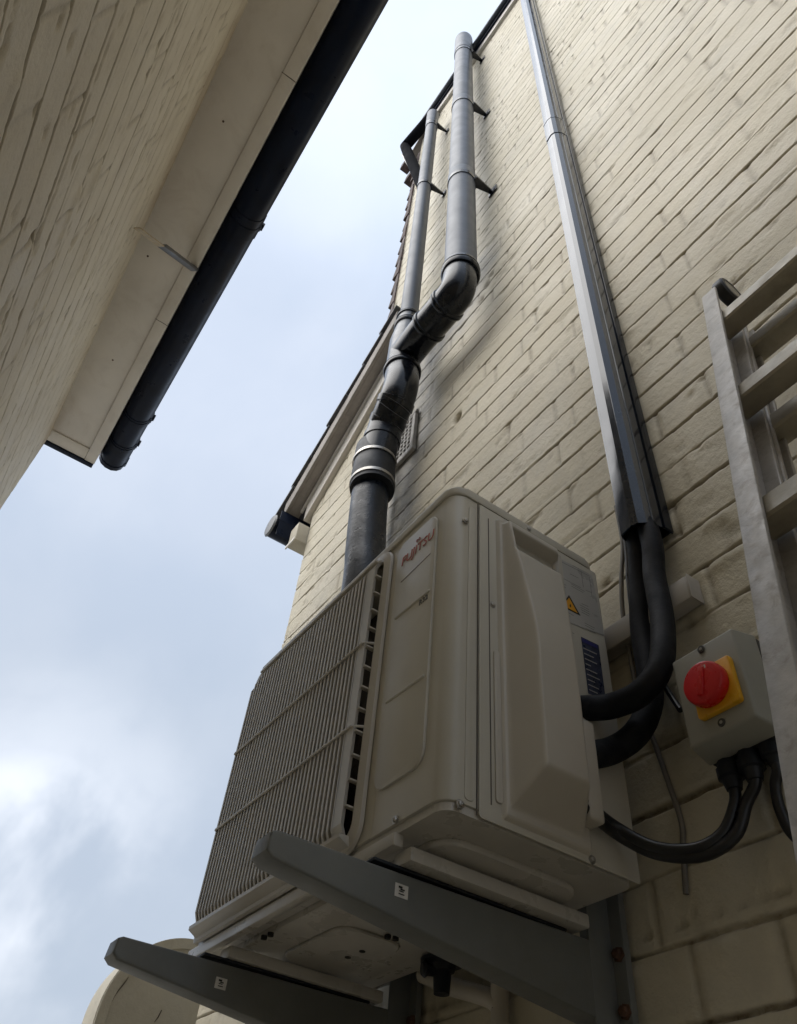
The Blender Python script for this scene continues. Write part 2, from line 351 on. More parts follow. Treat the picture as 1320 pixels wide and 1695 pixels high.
def fn_far(X, Z):
    Zo = np.minimum(Z, ztop(X))
    h, g = brick_relief(X, Z, 0.0796, 0.9806, 3, 0.0064, 0.0036, 0.0012, 0.0032, 0.45)
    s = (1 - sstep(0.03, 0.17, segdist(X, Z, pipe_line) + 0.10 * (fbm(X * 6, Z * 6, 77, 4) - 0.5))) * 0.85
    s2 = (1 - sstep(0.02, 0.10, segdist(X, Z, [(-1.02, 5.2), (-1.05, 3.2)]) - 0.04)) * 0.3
    # knocked-out spot beside the vent, and a hacked patch above it
    for (hx, hz, r, dep) in ((-1.098, 1.881, 0.014, 0.05), (-0.985, 2.44, 0.012, 0.012), (-0.955, 2.50, 0.016, 0.010), (-0.93, 2.535, 0.012, 0.010)):
        q = np.exp(-(((X - hx) / r) ** 2 + ((Z - hz) / r) ** 2) ** 1.3); h = h - dep * q; g = np.maximum(g, q * (1.0 if dep > .02 else .8))
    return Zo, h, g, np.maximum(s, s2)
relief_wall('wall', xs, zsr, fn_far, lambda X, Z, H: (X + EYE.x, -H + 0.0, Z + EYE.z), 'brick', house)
# end wall and back of the house, so that it is a solid block
bm = bmesh.new()
for q in ([(CX, .804, -1.7), (CX, 6, -1.7), (CX, 6, 2.2), (CX, .804, 2.2)], [(4.0, .8, -1.7), (4.0, 6, -1.7), (4.0, 6, ZT), (4.0, .8, ZT)],
          [(CX, 6, -1.7), (4, 6, -1.7), (4, 6, 2.2), (CX, 6, 2.2)], [(XS, .82, 2.2), (XS, 6, 2.2), (XS, 6, ZT), (XS, .82, ZT)], [(XS, 6, 2.2), (4, 6, 2.2), (4, 6, ZT), (XS, 6, ZT)]):
    bm.faces.new([bm.verts.new(W(*p)) for p in q])
fin('end_wall', bm, 'render', house, smooth=False)
# lower verge: board on the wall, overhang, slates, boxed eave, gutter
def vline(x): return 2.44 + SL * (x + 1.83)
def sloped(bm, xa, xb, y0, y1, d0, d1, bev=0.002):
    hexa(bm, [W(xa, y0, vline(xa) + d0), W(xb, y0, vline(xb) + d0), W(xb, y1, vline(xb) + d0), W(xa, y1, vline(xa) + d0),
              W(xa, y0, vline(xa) + d1), W(xb, y0, vline(xb) + d1), W(xb, y1, vline(xb) + d1), W(xa, y1, vline(xa) + d1)], bev)
bm = bmesh.new(); sloped(bm, -2.09, XR, 0.778, 0.812, 0.0, 0.095); fin('bargeboard', bm, 'upvc_cream', house)
bm = bmesh.new(); sloped(bm, -2.12, XR, 0.768, 0.780, 0.088, 0.104); fin('verge_trim', bm, 'upvc_white', house)
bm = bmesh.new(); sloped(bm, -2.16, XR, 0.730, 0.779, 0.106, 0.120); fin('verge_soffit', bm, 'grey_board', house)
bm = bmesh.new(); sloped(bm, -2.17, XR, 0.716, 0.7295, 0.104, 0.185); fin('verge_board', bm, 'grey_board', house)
bm = bmesh.new()
n = 7; L0, L1 = -2.24, XR + 0.01
for i in range(n):
    a = L0 + (L1 - L0) * i / n; b = L0 + (L1 - L0) * (i + 1.12) / n; b = min(b, L1)
    dd = random.uniform(-0.004, 0.004)
    hexa(bm, [W(a, 0.706 + dd, vline(a) + 0.205), W(b, 0.706 + dd, vline(b) + 0.187), W(b, 3.5, vline(b) + 0.187), W(a, 3.5, vline(a) + 0.205),
              W(a, 0.706 + dd, vline(a) + 0.217), W(b, 0.706 + dd, vline(b) + 0.197), W(b, 3.5, vline(b) + 0.197), W(a, 3.5, vline(a) + 0.217)], 0.0015)
fin('slate_roof', bm, 'slate', house)
bm = bmesh.new(); box(bm, -2.125, CX - 0.004, 0.752, 5.5, 2.100, 2.195, 0.003); fin('eave_box', bm, 'render', house)
bm = bmesh.new(); box(bm, -2.130, CX - 0.001, 0.746, 0.7515, 2.093, 2.106, 0.001); fin('eave_trim', bm, 'upvc_white', house)
def gutter(bm, p0, p1, r, dn, t=0.004, drop=1.0, n=14, lip=True):
    """half round gutter between two points; dn = outward horizontal"""
    p0 = Vector(p0); p1 = Vector(p1); ax = (p1 - p0).normalized(); upv = Vector((0, 0, 1)); o = Vector(dn).normalized()
    sec = [(math.cos(math.pi * k / n), -math.sin(math.pi * k / n) * drop) for k in range(n + 1)]
    outer = [(a * r, b * r) for a, b in sec]; inner = [(a * (r - t), b * (r - t)) for a, b in sec][::-1]
    poly = ([(r + 0.003, 0.0), (r + 0.003, 0.006), (r - t, 0.006)] if lip else []) 
    P = outer + inner
    A = [bm.verts.new(p0 + o * a + upv * b) for a, b in P]; B = [bm.verts.new(p1 + o * a + upv * b) for a, b in P]
    m = len(P)
    for k in range(m): bm.faces.new((A[k], A[(k + 1) % m], B[(k + 1) % m], B[k]))
    for Q in (A, B):
        for k in range(n): bm.faces.new((Q[k], Q[k + 1], Q[m - 2 - k], Q[m - 1 - k]))
gp = bmesh.new(); gutter(gp, W(-2.195, 0.690, 2.245), W(-2.195, 5.5, 2.245), 0.050, (-1, 0, 0)); og = fin('gutter', gp, 'black_upvc', house)
gp = bmesh.new(); lathe(gp, W(-2.195, 0.690, 2.240), (0, -1, 0), [(0, 0.050), (0.002, 0.050), (0.008, 0.044), (0.010, 0.030), (0.011, 0.0)]); fin('end_cap', gp, 'dull_metal', og)
gp = bmesh.new(); box(gp, -2.147, -2.1455, 0.70, 5.5, 2.16, 2.30, 0.002); fin('fascia', gp, 'black_upvc', house)
# tile-hung face at the step
bm = bmesh.new(); z = 2.95; random.seed(5)
while z < 5.45:
    d = random.uniform(0, 0.006); yj = random.uniform(-.004, .004)
    hexa(bm, [W(XS - 0.050 - d, 0.79 + yj, z), W(XS, 0.79 + yj, z), W(XS, 3.4, z), W(XS - 0.050 - d, 3.4, z),
              W(XS - 0.016, 0.79 + yj, z + 0.155), W(XS, 0.79 + yj, z + 0.155), W(XS, 3.4, z + 0.155), W(XS - 0.016, 3.4, z + 0.155)], 0.0015)
    z += 0.150
fin('tile_hanging', bm, 'tile', house)
# upper eave: white board, gutter running past the corner and returning, roof tiles
bm = bmesh.new(); box(bm, XS - 0.03, 4.0, 0.778, 0.800, ZT - 0.07, ZT + 0.03, 0.003); fin('fascia', bm, 'upvc_white', house)
bm = bmesh.new(); box(bm, XS - 0.03, 4.0, 0.764, 0.777, ZT + 0.005, ZT + 0.045, 0.002); fin('fascia_shadow_strip', bm, 'black_upvc', house)
bm = bmesh.new(); tube(bm, [W(XS - .05, .752, ZT + .050), W(4.0, .752, ZT + .050)], .017, 14); fin('gutter', bm, 'grey_pvc', house)
# bent black downpipe elbow at the corner, and the corner soffit above it
e1 = at(722, 184, y=.765); e2 = at(671, 243, y=.725); e3 = at(696, 300, y=.812)
bm = bmesh.new(); tube(bm, [e1, e2.lerp(e1, .12), e2, e2.lerp(e3, .12), e3, e3 + (e3 - e2) * .3], .036, 18); fin('downpipe_bend', bm, 'matte_black', house)
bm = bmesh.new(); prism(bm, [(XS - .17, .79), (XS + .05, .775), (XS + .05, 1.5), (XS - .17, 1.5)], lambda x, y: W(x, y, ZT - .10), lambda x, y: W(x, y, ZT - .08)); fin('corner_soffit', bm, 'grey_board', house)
bm = bmesh.new(); tube(bm, [at(666, 256, y=.78), at(697, 312, y=.83)], .006, 8); fin('fascia_edge', bm, 'upvc_white', house)
bm = bmesh.new()
for i in range(16):
    z0_ = ZT + 0.070 + i * 0.10; y0_ = 0.745 + i * 0.20
    hexa(bm, [W(XS - .06, y0_, z0_), W(4.05, y0_, z0_), W(4.05, y0_ + .26, z0_ + .125), W(XS - .06, y0_ + .26, z0_ + .125),
              W(XS - .06, y0_, z0_ + .014), W(4.05, y0_, z0_ + .014), W(4.05, y0_ + .26, z0_ + .14), W(XS - .06, y0_ + .26, z0_ + .14)], 0.002)
fin('roof', bm, 'slate', house)
for (hx, hy, sz) in ((672, 272, .05), (682, 290, .07)):
    c = at(hx, hy, y=.86); bm = bmesh.new()
    hexa(bm, [c + Vector(v) for v in ((-sz, -.02, -.03), (sz, -.02, -.03), (sz, .05, -.03), (-sz, .05, -.03), (-sz * .7, -.02, .03), (sz, -.02, .04), (sz, .05, .04), (-sz * .7, .05, .03))], .004)
    fin('edge_tile', bm, 'tile', house)

# ================================================================== the near house on the left
SO = 2.15; TH = -0.0164
def yw(x): return -0.2284 + TH * x                       # its wall leans a degree off parallel
def WL(x, d, z): return EYE + Vector((x, yw(x) + d, z))  # d = metres out of that wall
XE = -2.215
near = thing('brick_house', 'cream painted brick house close on the left, its eave soffit and black gutter overhead', 'house', (-0.5, -1.1, 0))
xs = np.concatenate([np.arange(XE, -0.10, 0.0062), np.linspace(-0.10, 1.3, 16)])
zsl = np.concatenate([np.linspace(-1.7, 0.30, 14), rows_for(0.31, SO + 0.01, 0.0805, 0.7664, (0, .022, .045, .07, .10, .13, .17, .23, .30, .38, .46, .54, .62, .70, .77, .83, .87, .90, .93, .955, .978))])
def fn_near(X, Z):
    h, g = brick_relief(X, Z, 0.0805, 0.7664, 101, 0.0085, 0.0031, 0.0010, 0.0026, 0.55)
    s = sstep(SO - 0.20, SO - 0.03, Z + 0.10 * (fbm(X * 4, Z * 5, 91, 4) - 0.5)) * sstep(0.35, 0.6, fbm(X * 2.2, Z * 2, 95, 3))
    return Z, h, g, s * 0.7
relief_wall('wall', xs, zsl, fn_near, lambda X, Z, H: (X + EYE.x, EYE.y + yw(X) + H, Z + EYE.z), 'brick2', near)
bm = bmesh.new()
for q in ([(XE, -.006, -1.7), (XE, -5, -1.7), (XE, -5, SO), (XE, -.006, SO)], [(1.3, 0, -1.7), (1.3, -5, -1.7), (1.3, -5, SO), (1.3, 0, SO)], [(XE, -5, -1.7), (1.3, -5, -1.7), (1.3, -5, SO), (XE, -5, SO)]):
    bm.faces.new([bm.verts.new(WL(*p)) for p in q])
fin('end_wall', bm, 'render', near, smooth=False)
def lb(bm, x0, x1, d0, d1, z0, z1, bev=0.0015): box(bm, x0, x1, d0, d1, z0, z1, bev, 2, WL)
XV = -2.245                                              # outer face of the verge
bm = bmesh.new(); lb(bm, XE + 0.03, 1.3, -0.010, 0.140, SO, SO + 0.010); so_ = fin('soffit', bm, 'upvc_cream', near)
for (hx, hy) in ((370, 201), (245, 424), (187, 596), (213, 648)):
    p = at(hx, hy, z=SO - 0.0005); bm = bmesh.new(); lathe(bm, p, (0, 0, -1), [(0, .0032), (.0012, .003), (.002, .001)], 10); fin('nail_head', bm, 'rust', so_)
bm = bmesh.new(); lb(bm, XV, 1.3, 0.1405, 0.178, SO - 0.006, SO + 0.16); fin('fascia', bm, 'upvc_cream', near)
bm = bmesh.new(); lb(bm, XV + 0.002, XE + 0.029, -0.9, 0.1395, SO - 0.005, SO + 0.17); fin('bargeboard', bm, 'upvc_cream', near)
bm = bmesh.new(); lb(bm, XV - 0.020, XV - 0.001, -0.9, 0.176, SO - 0.010, SO + 0.19); fin('verge_edge', bm, 'black_upvc', near)
bm = bmesh.new(); lb(bm, XV - 0.026, 1.35, 0.14, 0.215, SO + 0.165, SO + 0.185)
hexa(bm, [WL(XV - .026, .19, SO + .187), WL(1.35, .19, SO + .187), WL(1.35, -3, SO + 2.2), WL(XV - .026, -3, SO + 2.2), WL(XV - .026, .19, SO + .21), WL(1.35, .19, SO + .21), WL(1.35, -3, SO + 2.23), WL(XV - .026, -3, SO + 2.23)])
fin('roof', bm, 'slate', near)
# gutter: stepped section, close under the eave
GZ = SO + 0.085; GR = 0.047
bm = bmesh.new()
sec = [(-.048, .045), (-.048, .012), (-.043, -.012), (-.030, -.030), (-.010, -.040), (.012, -.040), (.030, -.030), (.041, -.014), (.0445, .004), (.050, .010), (.050, .045), (.046, .045), (.046, .014), (.040, .006), (.036, -.012), (.026, -.026), (.010, -.035), (-.010, -.035), (-.027, -.026), (-.038, -.010), (-.043, .014), (-.043, .045)]
def gsec(x, sc=1.0): return [WL(x, 0.178 + 0.0485 + a * sc, GZ + b * sc) for a, b in sec]
def loft(bm, A, B, close=True):
    a = [bm.verts.new(p) for p in A]; b = [bm.verts.new(p) for p in B]; n = len(a)
    for k in range(n): bm.faces.new((a[k], a[(k + 1) % n], b[(k + 1) % n], b[k]))
    if close: bm.faces.new(a[::-1]); bm.faces.new(b)
loft(bm, gsec(XV - 0.03), gsec(1.3)); ng = fin('gutter', bm, 'black_upvc', near, ang=50)
bm = bmesh.new()
solid = [p for p in sec[:11]]
def ssec(x, sc=1.0): return [WL(x, 0.178 + 0.0485 + a * sc, GZ + b * sc) for a, b in solid]
loft(bm, ssec(XV - 0.040), ssec(XV - 0.0305)); loft(bm, ssec(XV - 0.038, 1.06), ssec(XV - 0.02, 1.06)); fin('end_cap', bm, 'black_upvc', ng, ang=50)
def gx(px, py): return at(px, py, z=SO + .08).x - EYE.x
for i, x in enumerate((gx(410, 372), gx(225, 690), gx(205, 735))):
    bm = bmesh.new(); wd = 0.035 if i == 0 else 0.016
    loft(bm, ssec(x - wd, 1.05), ssec(x + wd, 1.05)); loft(bm, ssec(x - .006, 1.10), ssec(x + .006, 1.10))
    lb(bm, x - .010, x + .010, 0.178 + .0485 + .045, 0.178 + .0485 + .060, GZ + .028, GZ + .046)
    fin('union_clip' if i == 0 else 'gutter_clip', bm, 'black_upvc', ng, ang=50)
# strap across the soffit
pE = at(322, 449, z=SO - .012); pA = at(226, 378, y=yw(-1.5) + .012); pM = pA.lerp(pE, .40)
def strip(bm, a, b, wd, th):
    d = (b - a).normalized(); s = Vector((-d.y, d.x, 0)).normalized() * wd; u = Vector((0, 0, th))
    hexa(bm, [a - s, a + s, b + s, b - s, a - s + u, a + s + u, b + s + u, b - s + u], .0008)
for px_, py_ in ((262, 528), (470, 120)):
    p = at(px_, py_, z=SO - .0005); bm = bmesh.new(); lb(bm, p.x - .0008, p.x + .0008, .138, .1785, SO - .0068, SO - .0055, 0); fin('board_joint', bm, 'groove', near)
st = thing('soffit_strap', 'short metal strap with a yellowed end lying across the left soffit to the gutter', 'strap', pA)
bm = bmesh.new(); strip(bm, pA, pM, .0085, .006); fin('yellow_end', bm, 'yellow_old', st)
bm = bmesh.new(); strip(bm, pM - (pE - pM) * .03, pE, .0105, .016); fin('metal_strap', bm, 'dull_metal', st)

# ================================================================== air conditioner
AX0, AX1, AY0, AY1, AZ0, AZ1 = -1.262, -0.623, 0.455, 0.742, 0.388, 0.902
ac = thing('air_conditioner', 'beige outdoor air conditioner with a ribbed fan grille, bolted on two grey wall brackets', 'air conditioner', W(-0.94, 0.6, AZ0))
bm = bmesh.new(); pl = rrect(AX0, AX1, AY0, AY1, 0.022, 6)
# shell with an open front behind the grille: built as a ring section
GX0, GX1, GZ0, GZ1 = -1.236, -0.800, 0.413, 0.872
prism(bm, rrect(GX1 + 0.02, AX1, AY0, AY1, 0.022, 6), lambda x, y: W(x, y, AZ0 + .012), lambda x, y: W(x, y, 0.884), 0.0015)
box(bm, GX1 + .004, GX1 + .055, AY0 + .0006, AY0 + .030, AZ0 + .013, .8838, .0005)
box(bm, AX0, AX0 + .025, AY0 + .001, AY1, AZ0 + .012, 0.884, .004)
box(bm, AX0 + .02, GX1 + .03, AY0 + .001, AY1 - .01, 0.868, 0.8835, .001)
box(bm, AX0 + .02, GX1 + .03, AY0 + .001, AY1 - .01, AZ0 + .0125, GZ0 + .002, .001)
box(bm, AX0 + .02, GX1 + .03, AY1 - .03, AY1 - .001, AZ0 + .0125, .8835, .001)
fin('casing', bm, 'casing', ac)
bm = bmesh.new(); prism(bm, rrect(AX0 - .002, AX1 + .0025, AY0 - .0025, AY1 + .002, 0.024, 6), lambda x, y: W(x, y, .8855), lambda x, y: W(x, y, AZ1), 0.004, 3)
fin('top_panel', bm, 'casing', ac)
bm = bmesh.new(); prism(bm, rrect(AX0 + .004, AX1 - .003, AY0 + .004, AY1 - .003, 0.020, 6), lambda x, y: W(x, y, AZ0 + .002), lambda x, y: W(x, y, AZ0 + .0115))
prism(bm, rrect(AX0 + .03, AX1 - .05, AY0 + .04, AY1 - .04, .03), lambda x, y: W(x, y, AZ0 - .006), lambda x, y: W(x, y, AZ0 + .003), .004, 3)
prism(bm, rrect(AX0 + .12, AX0 + .30, AY0 + .09, AY1 - .09, .03), lambda x, y: W(x, y, AZ0 - .011), lambda x, y: W(x, y, AZ0 - .004), .004, 3)
prism(bm, rrect(AX0 + .36, AX0 + .42, AY0 + .06, AY1 - .08, .025), lambda x, y: W(x, y, AZ0 - .011), lambda x, y: W(x, y, AZ0 - .004), .004, 3)
box(bm, AX0 - .001, AX1 - .088, AY0 - .001, AY0 + .012, AZ0 - .012, AZ0 + .003, .002)
bp_ = fin('base_pan', bm, 'base', ac)
for (hx, hy) in ((448, 1549), (437, 1554), (600, 1575), (576, 1585), (655, 1556), (642, 1553)):
    p = at(hx, hy, z=AZ0 - .0115); bm = bmesh.new(); lathe(bm, p, (0, 0, 1), [(-.0006, .0045), (.004, .0045)], 10); fin('drain_hole', bm, 'hole', bp_)
# foot rails
for x in (-1.152, -0.712):
    bm = bmesh.new(); box(bm, x - .020, x + .014, AY0 + .014, AY1 - .01, .3595, AZ0 - .012, .003); fin('foot_rail', bm, 'base', ac)
# coil and fan behind the grille
bm = bmesh.new(); box(bm, AX0 + .026, GX1 + .018, AY0 + .06, AY0 + .07, GZ0, .866)
box(bm, GX1 - .035, GX1 + .0035, AY0 + .013, AY0 + .016, GZ0 + .001, .866)
fin('coil', bm, 'coil', ac)
bm = bmesh.new(); fc = W(-1.02, AY0 + .045, .645)
lathe(bm, fc, (0, -1, 0), [(0, .05), (.02, .048), (.026, .03), (.028, 0)])
for k in range(3):
    a0_ = k * 2.094
    ps = []
    for i in range(9):
        t = i / 8; a = a0_ + t * 1.35
        for r in (.045, .19): ps.append(fc + Vector((math.cos(a) * r, .010 - .028 * t, math.sin(a) * r)))
    vs = [bm.verts.new(p) for p in ps]
    for i in range(8): bm.faces.new((vs[2 * i], vs[2 * i + 1], vs[2 * i + 3], vs[2 * i + 2]))
fin('fan', bm, 'fan', ac)
# grille frame and bars
GY = 0.436
bm = bmesh.new()
gr = thing_frame = None
def frame_poly(grow, r): return rrect(GX0 - grow, GX1 + grow, GZ0 - grow, GZ1 + grow, r, 6)
o_ = frame_poly(.014, .030); i_ = frame_poly(0.0, .020)
def ringf(bm, A, ya, B, yb):
    a = [bm.verts.new(W(x, ya, z)) for x, z in A]; b = [bm.verts.new(W(x, yb, z)) for x, z in B]; n = len(a)
    for k in range(n): bm.faces.new((a[k], a[(k + 1) % n], b[(k + 1) % n], b[k]))
ringf(bm, frame_poly(.019, .033), AY0 - .0005, frame_poly(.017, .032), AY0 - .005); ringf(bm, frame_poly(.017, .032), AY0 - .005, frame_poly(.004, .024), AY0 - .008)
ringf(bm, frame_poly(.004, .024), AY0 - .008, frame_poly(0, .020), AY0 - .006); ringf(bm, frame_poly(0, .020), AY0 - .006, frame_poly(0, .020), AY0 + .012)
bmesh.ops.remove_doubles(bm, verts=bm.verts, dist=1e-6)
gf = fin('grille_frame', bm, 'casing2', ac, norm=False)
for f in gf.data.polygons: pass
bm = bmesh.new(); npit = 36; xs_ = [GX0 + .012 + (GX1 - .014 - GX0 - .012) * i / npit for i in range(npit + 1)]
for i, x in enumerate(xs_):
    wv = .0023 if i < npit else .0105
    zt = GZ1 - .010 - (0.018 * max(0, 1 - i / 3.0) ** 2); zb = GZ0 - .001 + (0.006 * max(0, 1 - i / 3.0))
    x2 = x - .000
    # a bar that bows back to the frame at both ends
    ys = [(zb - .006, AY0 - .004), (zb + .004, GY + .004), (zb + .014, GY), (zt - .014, GY), (zt - .004, GY + .004), (zt + .006, AY0 - .004)]
    for (za, ya), (zc, yc) in zip(ys[:-1], ys[1:]):
        hexa(bm, [W(x2 - wv, ya, za), W(x2 + wv, ya, za), W(x2 + wv * .7, ya + .006, za), W(x2 - wv * .7, ya + .006, za),
                  W(x2 - wv, yc, zc), W(x2 + wv, yc, zc), W(x2 + wv * .7, yc + .006, zc), W(x2 - wv * .7, yc + .006, zc)])
bars = fin('grille_bars', bm, 'casing2', ac, smooth=False)
bm = bmesh.new()
for zc in (0.698, 0.560):
    tube(bm, [W(GX0 + .010, GY - .0005, zc), W(GX0 + .014, GY - .0015, zc), W(GX1 - .008, GY - .0015, zc), W(GX1 + .002, AY0 - .006, zc)], .0021, 8)
zz = GZ0 + .035
while zz < GZ1 - .02:
    box(bm, GX1 - .006, GX1 + .001, GY + .002, AY0 + .004, zz - .0012, zz + .0012); zz += .0345
box(bm, GX0 + .034, GX1 - .004, GY - .0006, GY + .005, GZ1 - .0125, GZ1 - .0085, .0008)
prism(bm, [(GY - .0012, GZ0 + .0005), (GY - .0012, GZ0 - .0045), (AY0 - .004, GZ0 - .0135), (AY0 + .004, GZ0 - .0135), (AY0 + .004, GZ0 + .0005)], lambda y, z: W(GX0 + .002, y, z), lambda y, z: W(GX1 - .001, y, z), .0015)
fin('grille_ties', bm, 'casing2', bars)
# front service panel: raised field, two pressed ribs, a joint line
bm = bmesh.new(); FX0, FX1 = -.764, -.662
prism(bm, rrect(FX0, FX1, .452, .868, .020, 5), lambda x, z: W(x, AY0 + .001, z), lambda x, z: W(x, AY0 - .0035, z), .0022, 3)
fpn = fin('front_panel', bm, 'casing', ac)
def groove(px0, py0, px1, py1, name, r=.0022, par=None, m='casing', y=None):
    a = at(px0, py0, y=(y or AY0 - .0036)); b = at(px1, py1, y=(y or AY0 - .0036)); bm = bmesh.new()
    tube(bm, spline([a, a.lerp(b, .5), b], 4), r, 10); return fin(name, bm, m, par or fpn)
for (a, b, c, d) in ((640, 1163, 703, 1118), (655, 1024, 712, 977)):
    groove(a, b, c, d, 'pressed_rib')
groove(664, 964, 713, 916, 'panel_joint', .0004, m='groove')
# prints on the front panel
Rf = Matrix(((1, 0, 0, 0), (0, 0, -1, 0), (0, 1, 0, 0), (0, 0, 0, 1)))
def onfront(px, py): p = at(px, py, y=AY0 - .0040); return Matrix.Translation(p) @ Rf
text_mesh('maker_name', 'FUJITSU', .0245, onfront(691, 908), fpn, 'red_print', shear=0.12, spacing=1.0)
pj = at(693, 893, y=AY0 - .0042); bm = bmesh.new()
tube(bm, [pj + Vector((.0050 * math.sin(t), 0, .0022 * math.sin(2 * t))) for t in [2 * math.pi * k / 32 for k in range(33)]], .00055, 6, cap=False)
fin('maker_emblem', bm, 'red_print', fpn)
text_mesh('refrigerant_mark', 'R32', .0125, onfront(701, 993), fpn, 'grey_print', spacing=1.05)
# side: wrapped strip, service panel, seams, screws
def SD(p, y, z): return W(AX1 + p, y, z)
bm = bmesh.new()
prism(bm, rrect(.5005, AY1 - .001, .391, .8835, .004, 2), lambda y, z: SD(.0005, y, z), lambda y, z: SD(.0022, y, z), .0008)
sp = fin('side_panel', bm, 'casing', ac)
bm = bmesh.new()
for (y, za, zb) in ((.4985, .392, .883), (.517, .41, .862)):
    box(bm, AX1 + .0002, AX1 + (.0012 if y < .5 else .0028), y - .0007, y + .0007, za, zb)
fin('panel_seam', bm, 'groove', ac)
bm = bmesh.new(); prism(bm, rrect(.4815, .4945, .405, .868, .005, 4), lambda y, z: SD(-.0005, y, z), lambda y, z: SD(.0014, y, z), .0008); fin('corner_rib', bm, 'casing', ac)
for (sx, sy) in ((771, 862), (762, 1331), (815, 1001), (875, 876), (655, 1357), (980, 1423)):
    if sx == 655: p = at(sx, sy, y=AY0 - .001); ax = (0, -1, 0)
    else: p = at(sx, sy, x=AX1 + .002); ax = (1, 0, 0)
    bm = bmesh.new(); lathe(bm, p, ax, [(-.001, .0052), (.0008, .0052), (.0010, .0038), (.0030, .0032), (.0036, .0012), (.0028, 0)], 16); fin('screw', bm, 'steel', ac)
# valve cover: one moulded surface
ny, nz_ = 90, 230; ys = np.linspace(.531, .663, ny); zs = np.linspace(.399, .872, nz_)
Yc, Zc = np.meshgrid(ys, zs)
def smin(a, b, k=.006):
    h = np.clip(.5 + .5 * (b - a) / k, 0, 1); return b * (1 - h) + a * h - k * h * (1 - h)
base = .0065 * sstep(.531, .535, Yc) * sstep(.663, .659, Yc) * sstep(.399, .403, Zc) * sstep(.872, .868, Zc)
pl_ = (Yc - .5365) / .0135 * .056; pr_ = (.653 - Yc) / .038 * .056
slope = .030 + (.800 - Zc) / (.800 - .628) * .028
pb = (Zc - .408) / .040 * .056; pt = (.862 - Zc) / .006 * .03
body = smin(smin(smin(smin(pl_, pr_, .006), slope, .008), pb, .008), np.full(Yc.shape, .056), .006)
body = smin(body, pt, .004); body = np.maximum(body, 0)
pocket = sstep(.792, .798, Zc) * sstep(.846, .841, Zc) * sstep(.5455, .548, Yc) * sstep(.644, .641, Yc)
Pc = np.maximum(base, body); Pc = Pc * (1 - pocket) + pocket * (-.012)
lip = .022 * sstep(.655, .6525, Yc) * sstep(.600, .604, Zc * 0 + .605) * 0
V = np.stack([AX1 + .002 + Pc, -0.8 + Yc, 1.7 + Zc], -1).reshape(-1, 3); idx = np.arange(ny * nz_).reshape(nz_, ny)
Fq = np.stack([idx[:-1, :-1], idx[:-1, 1:], idx[1:, 1:], idx[1:, :-1]], -1).reshape(-1, 4)
me = bpy.data.meshes.new('valve_cover'); me.from_pydata(V.tolist(), [], Fq.tolist())
vc = link('valve_cover', me, ac, 'casing2', ang=180)
bm = bmesh.new(); box(bm, AX1 + .002, AX1 + .030, .640, .664, .428, .560, .004, 3); fin('cover_lip', bm, 'casing2', vc)
bm = bmesh.new(); prism(bm, rrect(.5225, .5325, .415, .62, .004, 4), lambda y, z: SD(.002, y, z), lambda y, z: SD(.0048, y, z), .0012); fin('cover_flange', bm, 'casing2', vc)
# labels on the side
def onside(px, py, d=.0030): return at(px, py, x=AX1 + d)
def quad_side(pts, m, name, par, d=.0026, th=.0003):
    bm = bmesh.new(); P = [onside(x, y, d) for x, y in pts]; t = Vector((th, 0, 0))
    a = [bm.verts.new(p) for p in P]; b = [bm.verts.new(p + t) for p in P]; n = len(P)
    bm.faces.new(b)
    for k in range(n): bm.faces.new((a[k], a[(k + 1) % n], b[(k + 1) % n], b[k]))
    return fin(name, bm, m, par, smooth=False)
lab = quad_side([(919, 921), (980, 952), (1000, 1052), (940, 1030)], 'label', 'warning_label', ac)
quad_side([(942, 985), (961, 1019), (929, 1003)], 'black_print', 'triangle_border', lab, .0031)
quad_side([(942.3, 989.5), (956.5, 1015), (932.5, 1002.3)], 'amber', 'triangle', lab, .0035)
bm = bmesh.new(); cpt = onside(944.5, 1003, .0040)
fl = [(0, .0045), (.0016, .0018), (.0012, -.0015), (0, -.0028), (-.0012, -.0018), (-.0018, .0002), (-.0008, .0012), (-.0004, .0030)]
bm.faces.new([bm.verts.new(cpt + Vector((0, a, b))) for a, b in fl]); fin('flame_mark', bm, 'black_print', lab, smooth=False)
lines = [((922, 926), (975, 953)), ((923, 935), (930, 960)), ((930, 956), (962, 973)), ((962, 945), (966, 972)), ((976, 955), (980, 985)), ((944, 950), (958, 957)),
         ((925, 962), (938, 969)), ((924, 966), (937, 973)), ((924, 970), (935, 976)), ((945, 966), (968, 979)), ((946, 970), (966, 981)), ((970, 977), (980, 981)),
         ((960, 1001), (975, 1009)), ((961, 1005), (976, 1013)), ((962, 1009), (977, 1017)), ((963, 1013), (976, 1020)), ((963, 999), (974, 1004)),
         ((968, 1031), (985, 1040)), ((969, 1035), (984, 1043)), ((970, 1040), (986, 1048)), ((934, 1010), (950, 1019)), ((936, 1016), (944, 1020)), ((943, 1045), (951, 1049)), ((948, 936), (958, 941))]
for (a, b) in lines:
    bm = bmesh.new(); p0, p1 = onside(*a, .0031), onside(*b, .0031); d = (p1 - p0).normalized(); s = Vector((0, -d.z, d.y)) * .00045
    bm.faces.new([bm.verts.new(p) for p in (p0 - s, p1 - s, p1 + s, p0 + s)])
    fin('label_print', bm, 'grey_print', lab, smooth=False)
rl = quad_side([(962, 1054), (991, 1068), (1003, 1158), (974, 1148)], 'blue_label', 'rating_label', ac)
quad_side([(963, 1056), (989, 1068), (990, 1074), (964, 1062)], 'blue_print', 'label_band', rl, .0031)
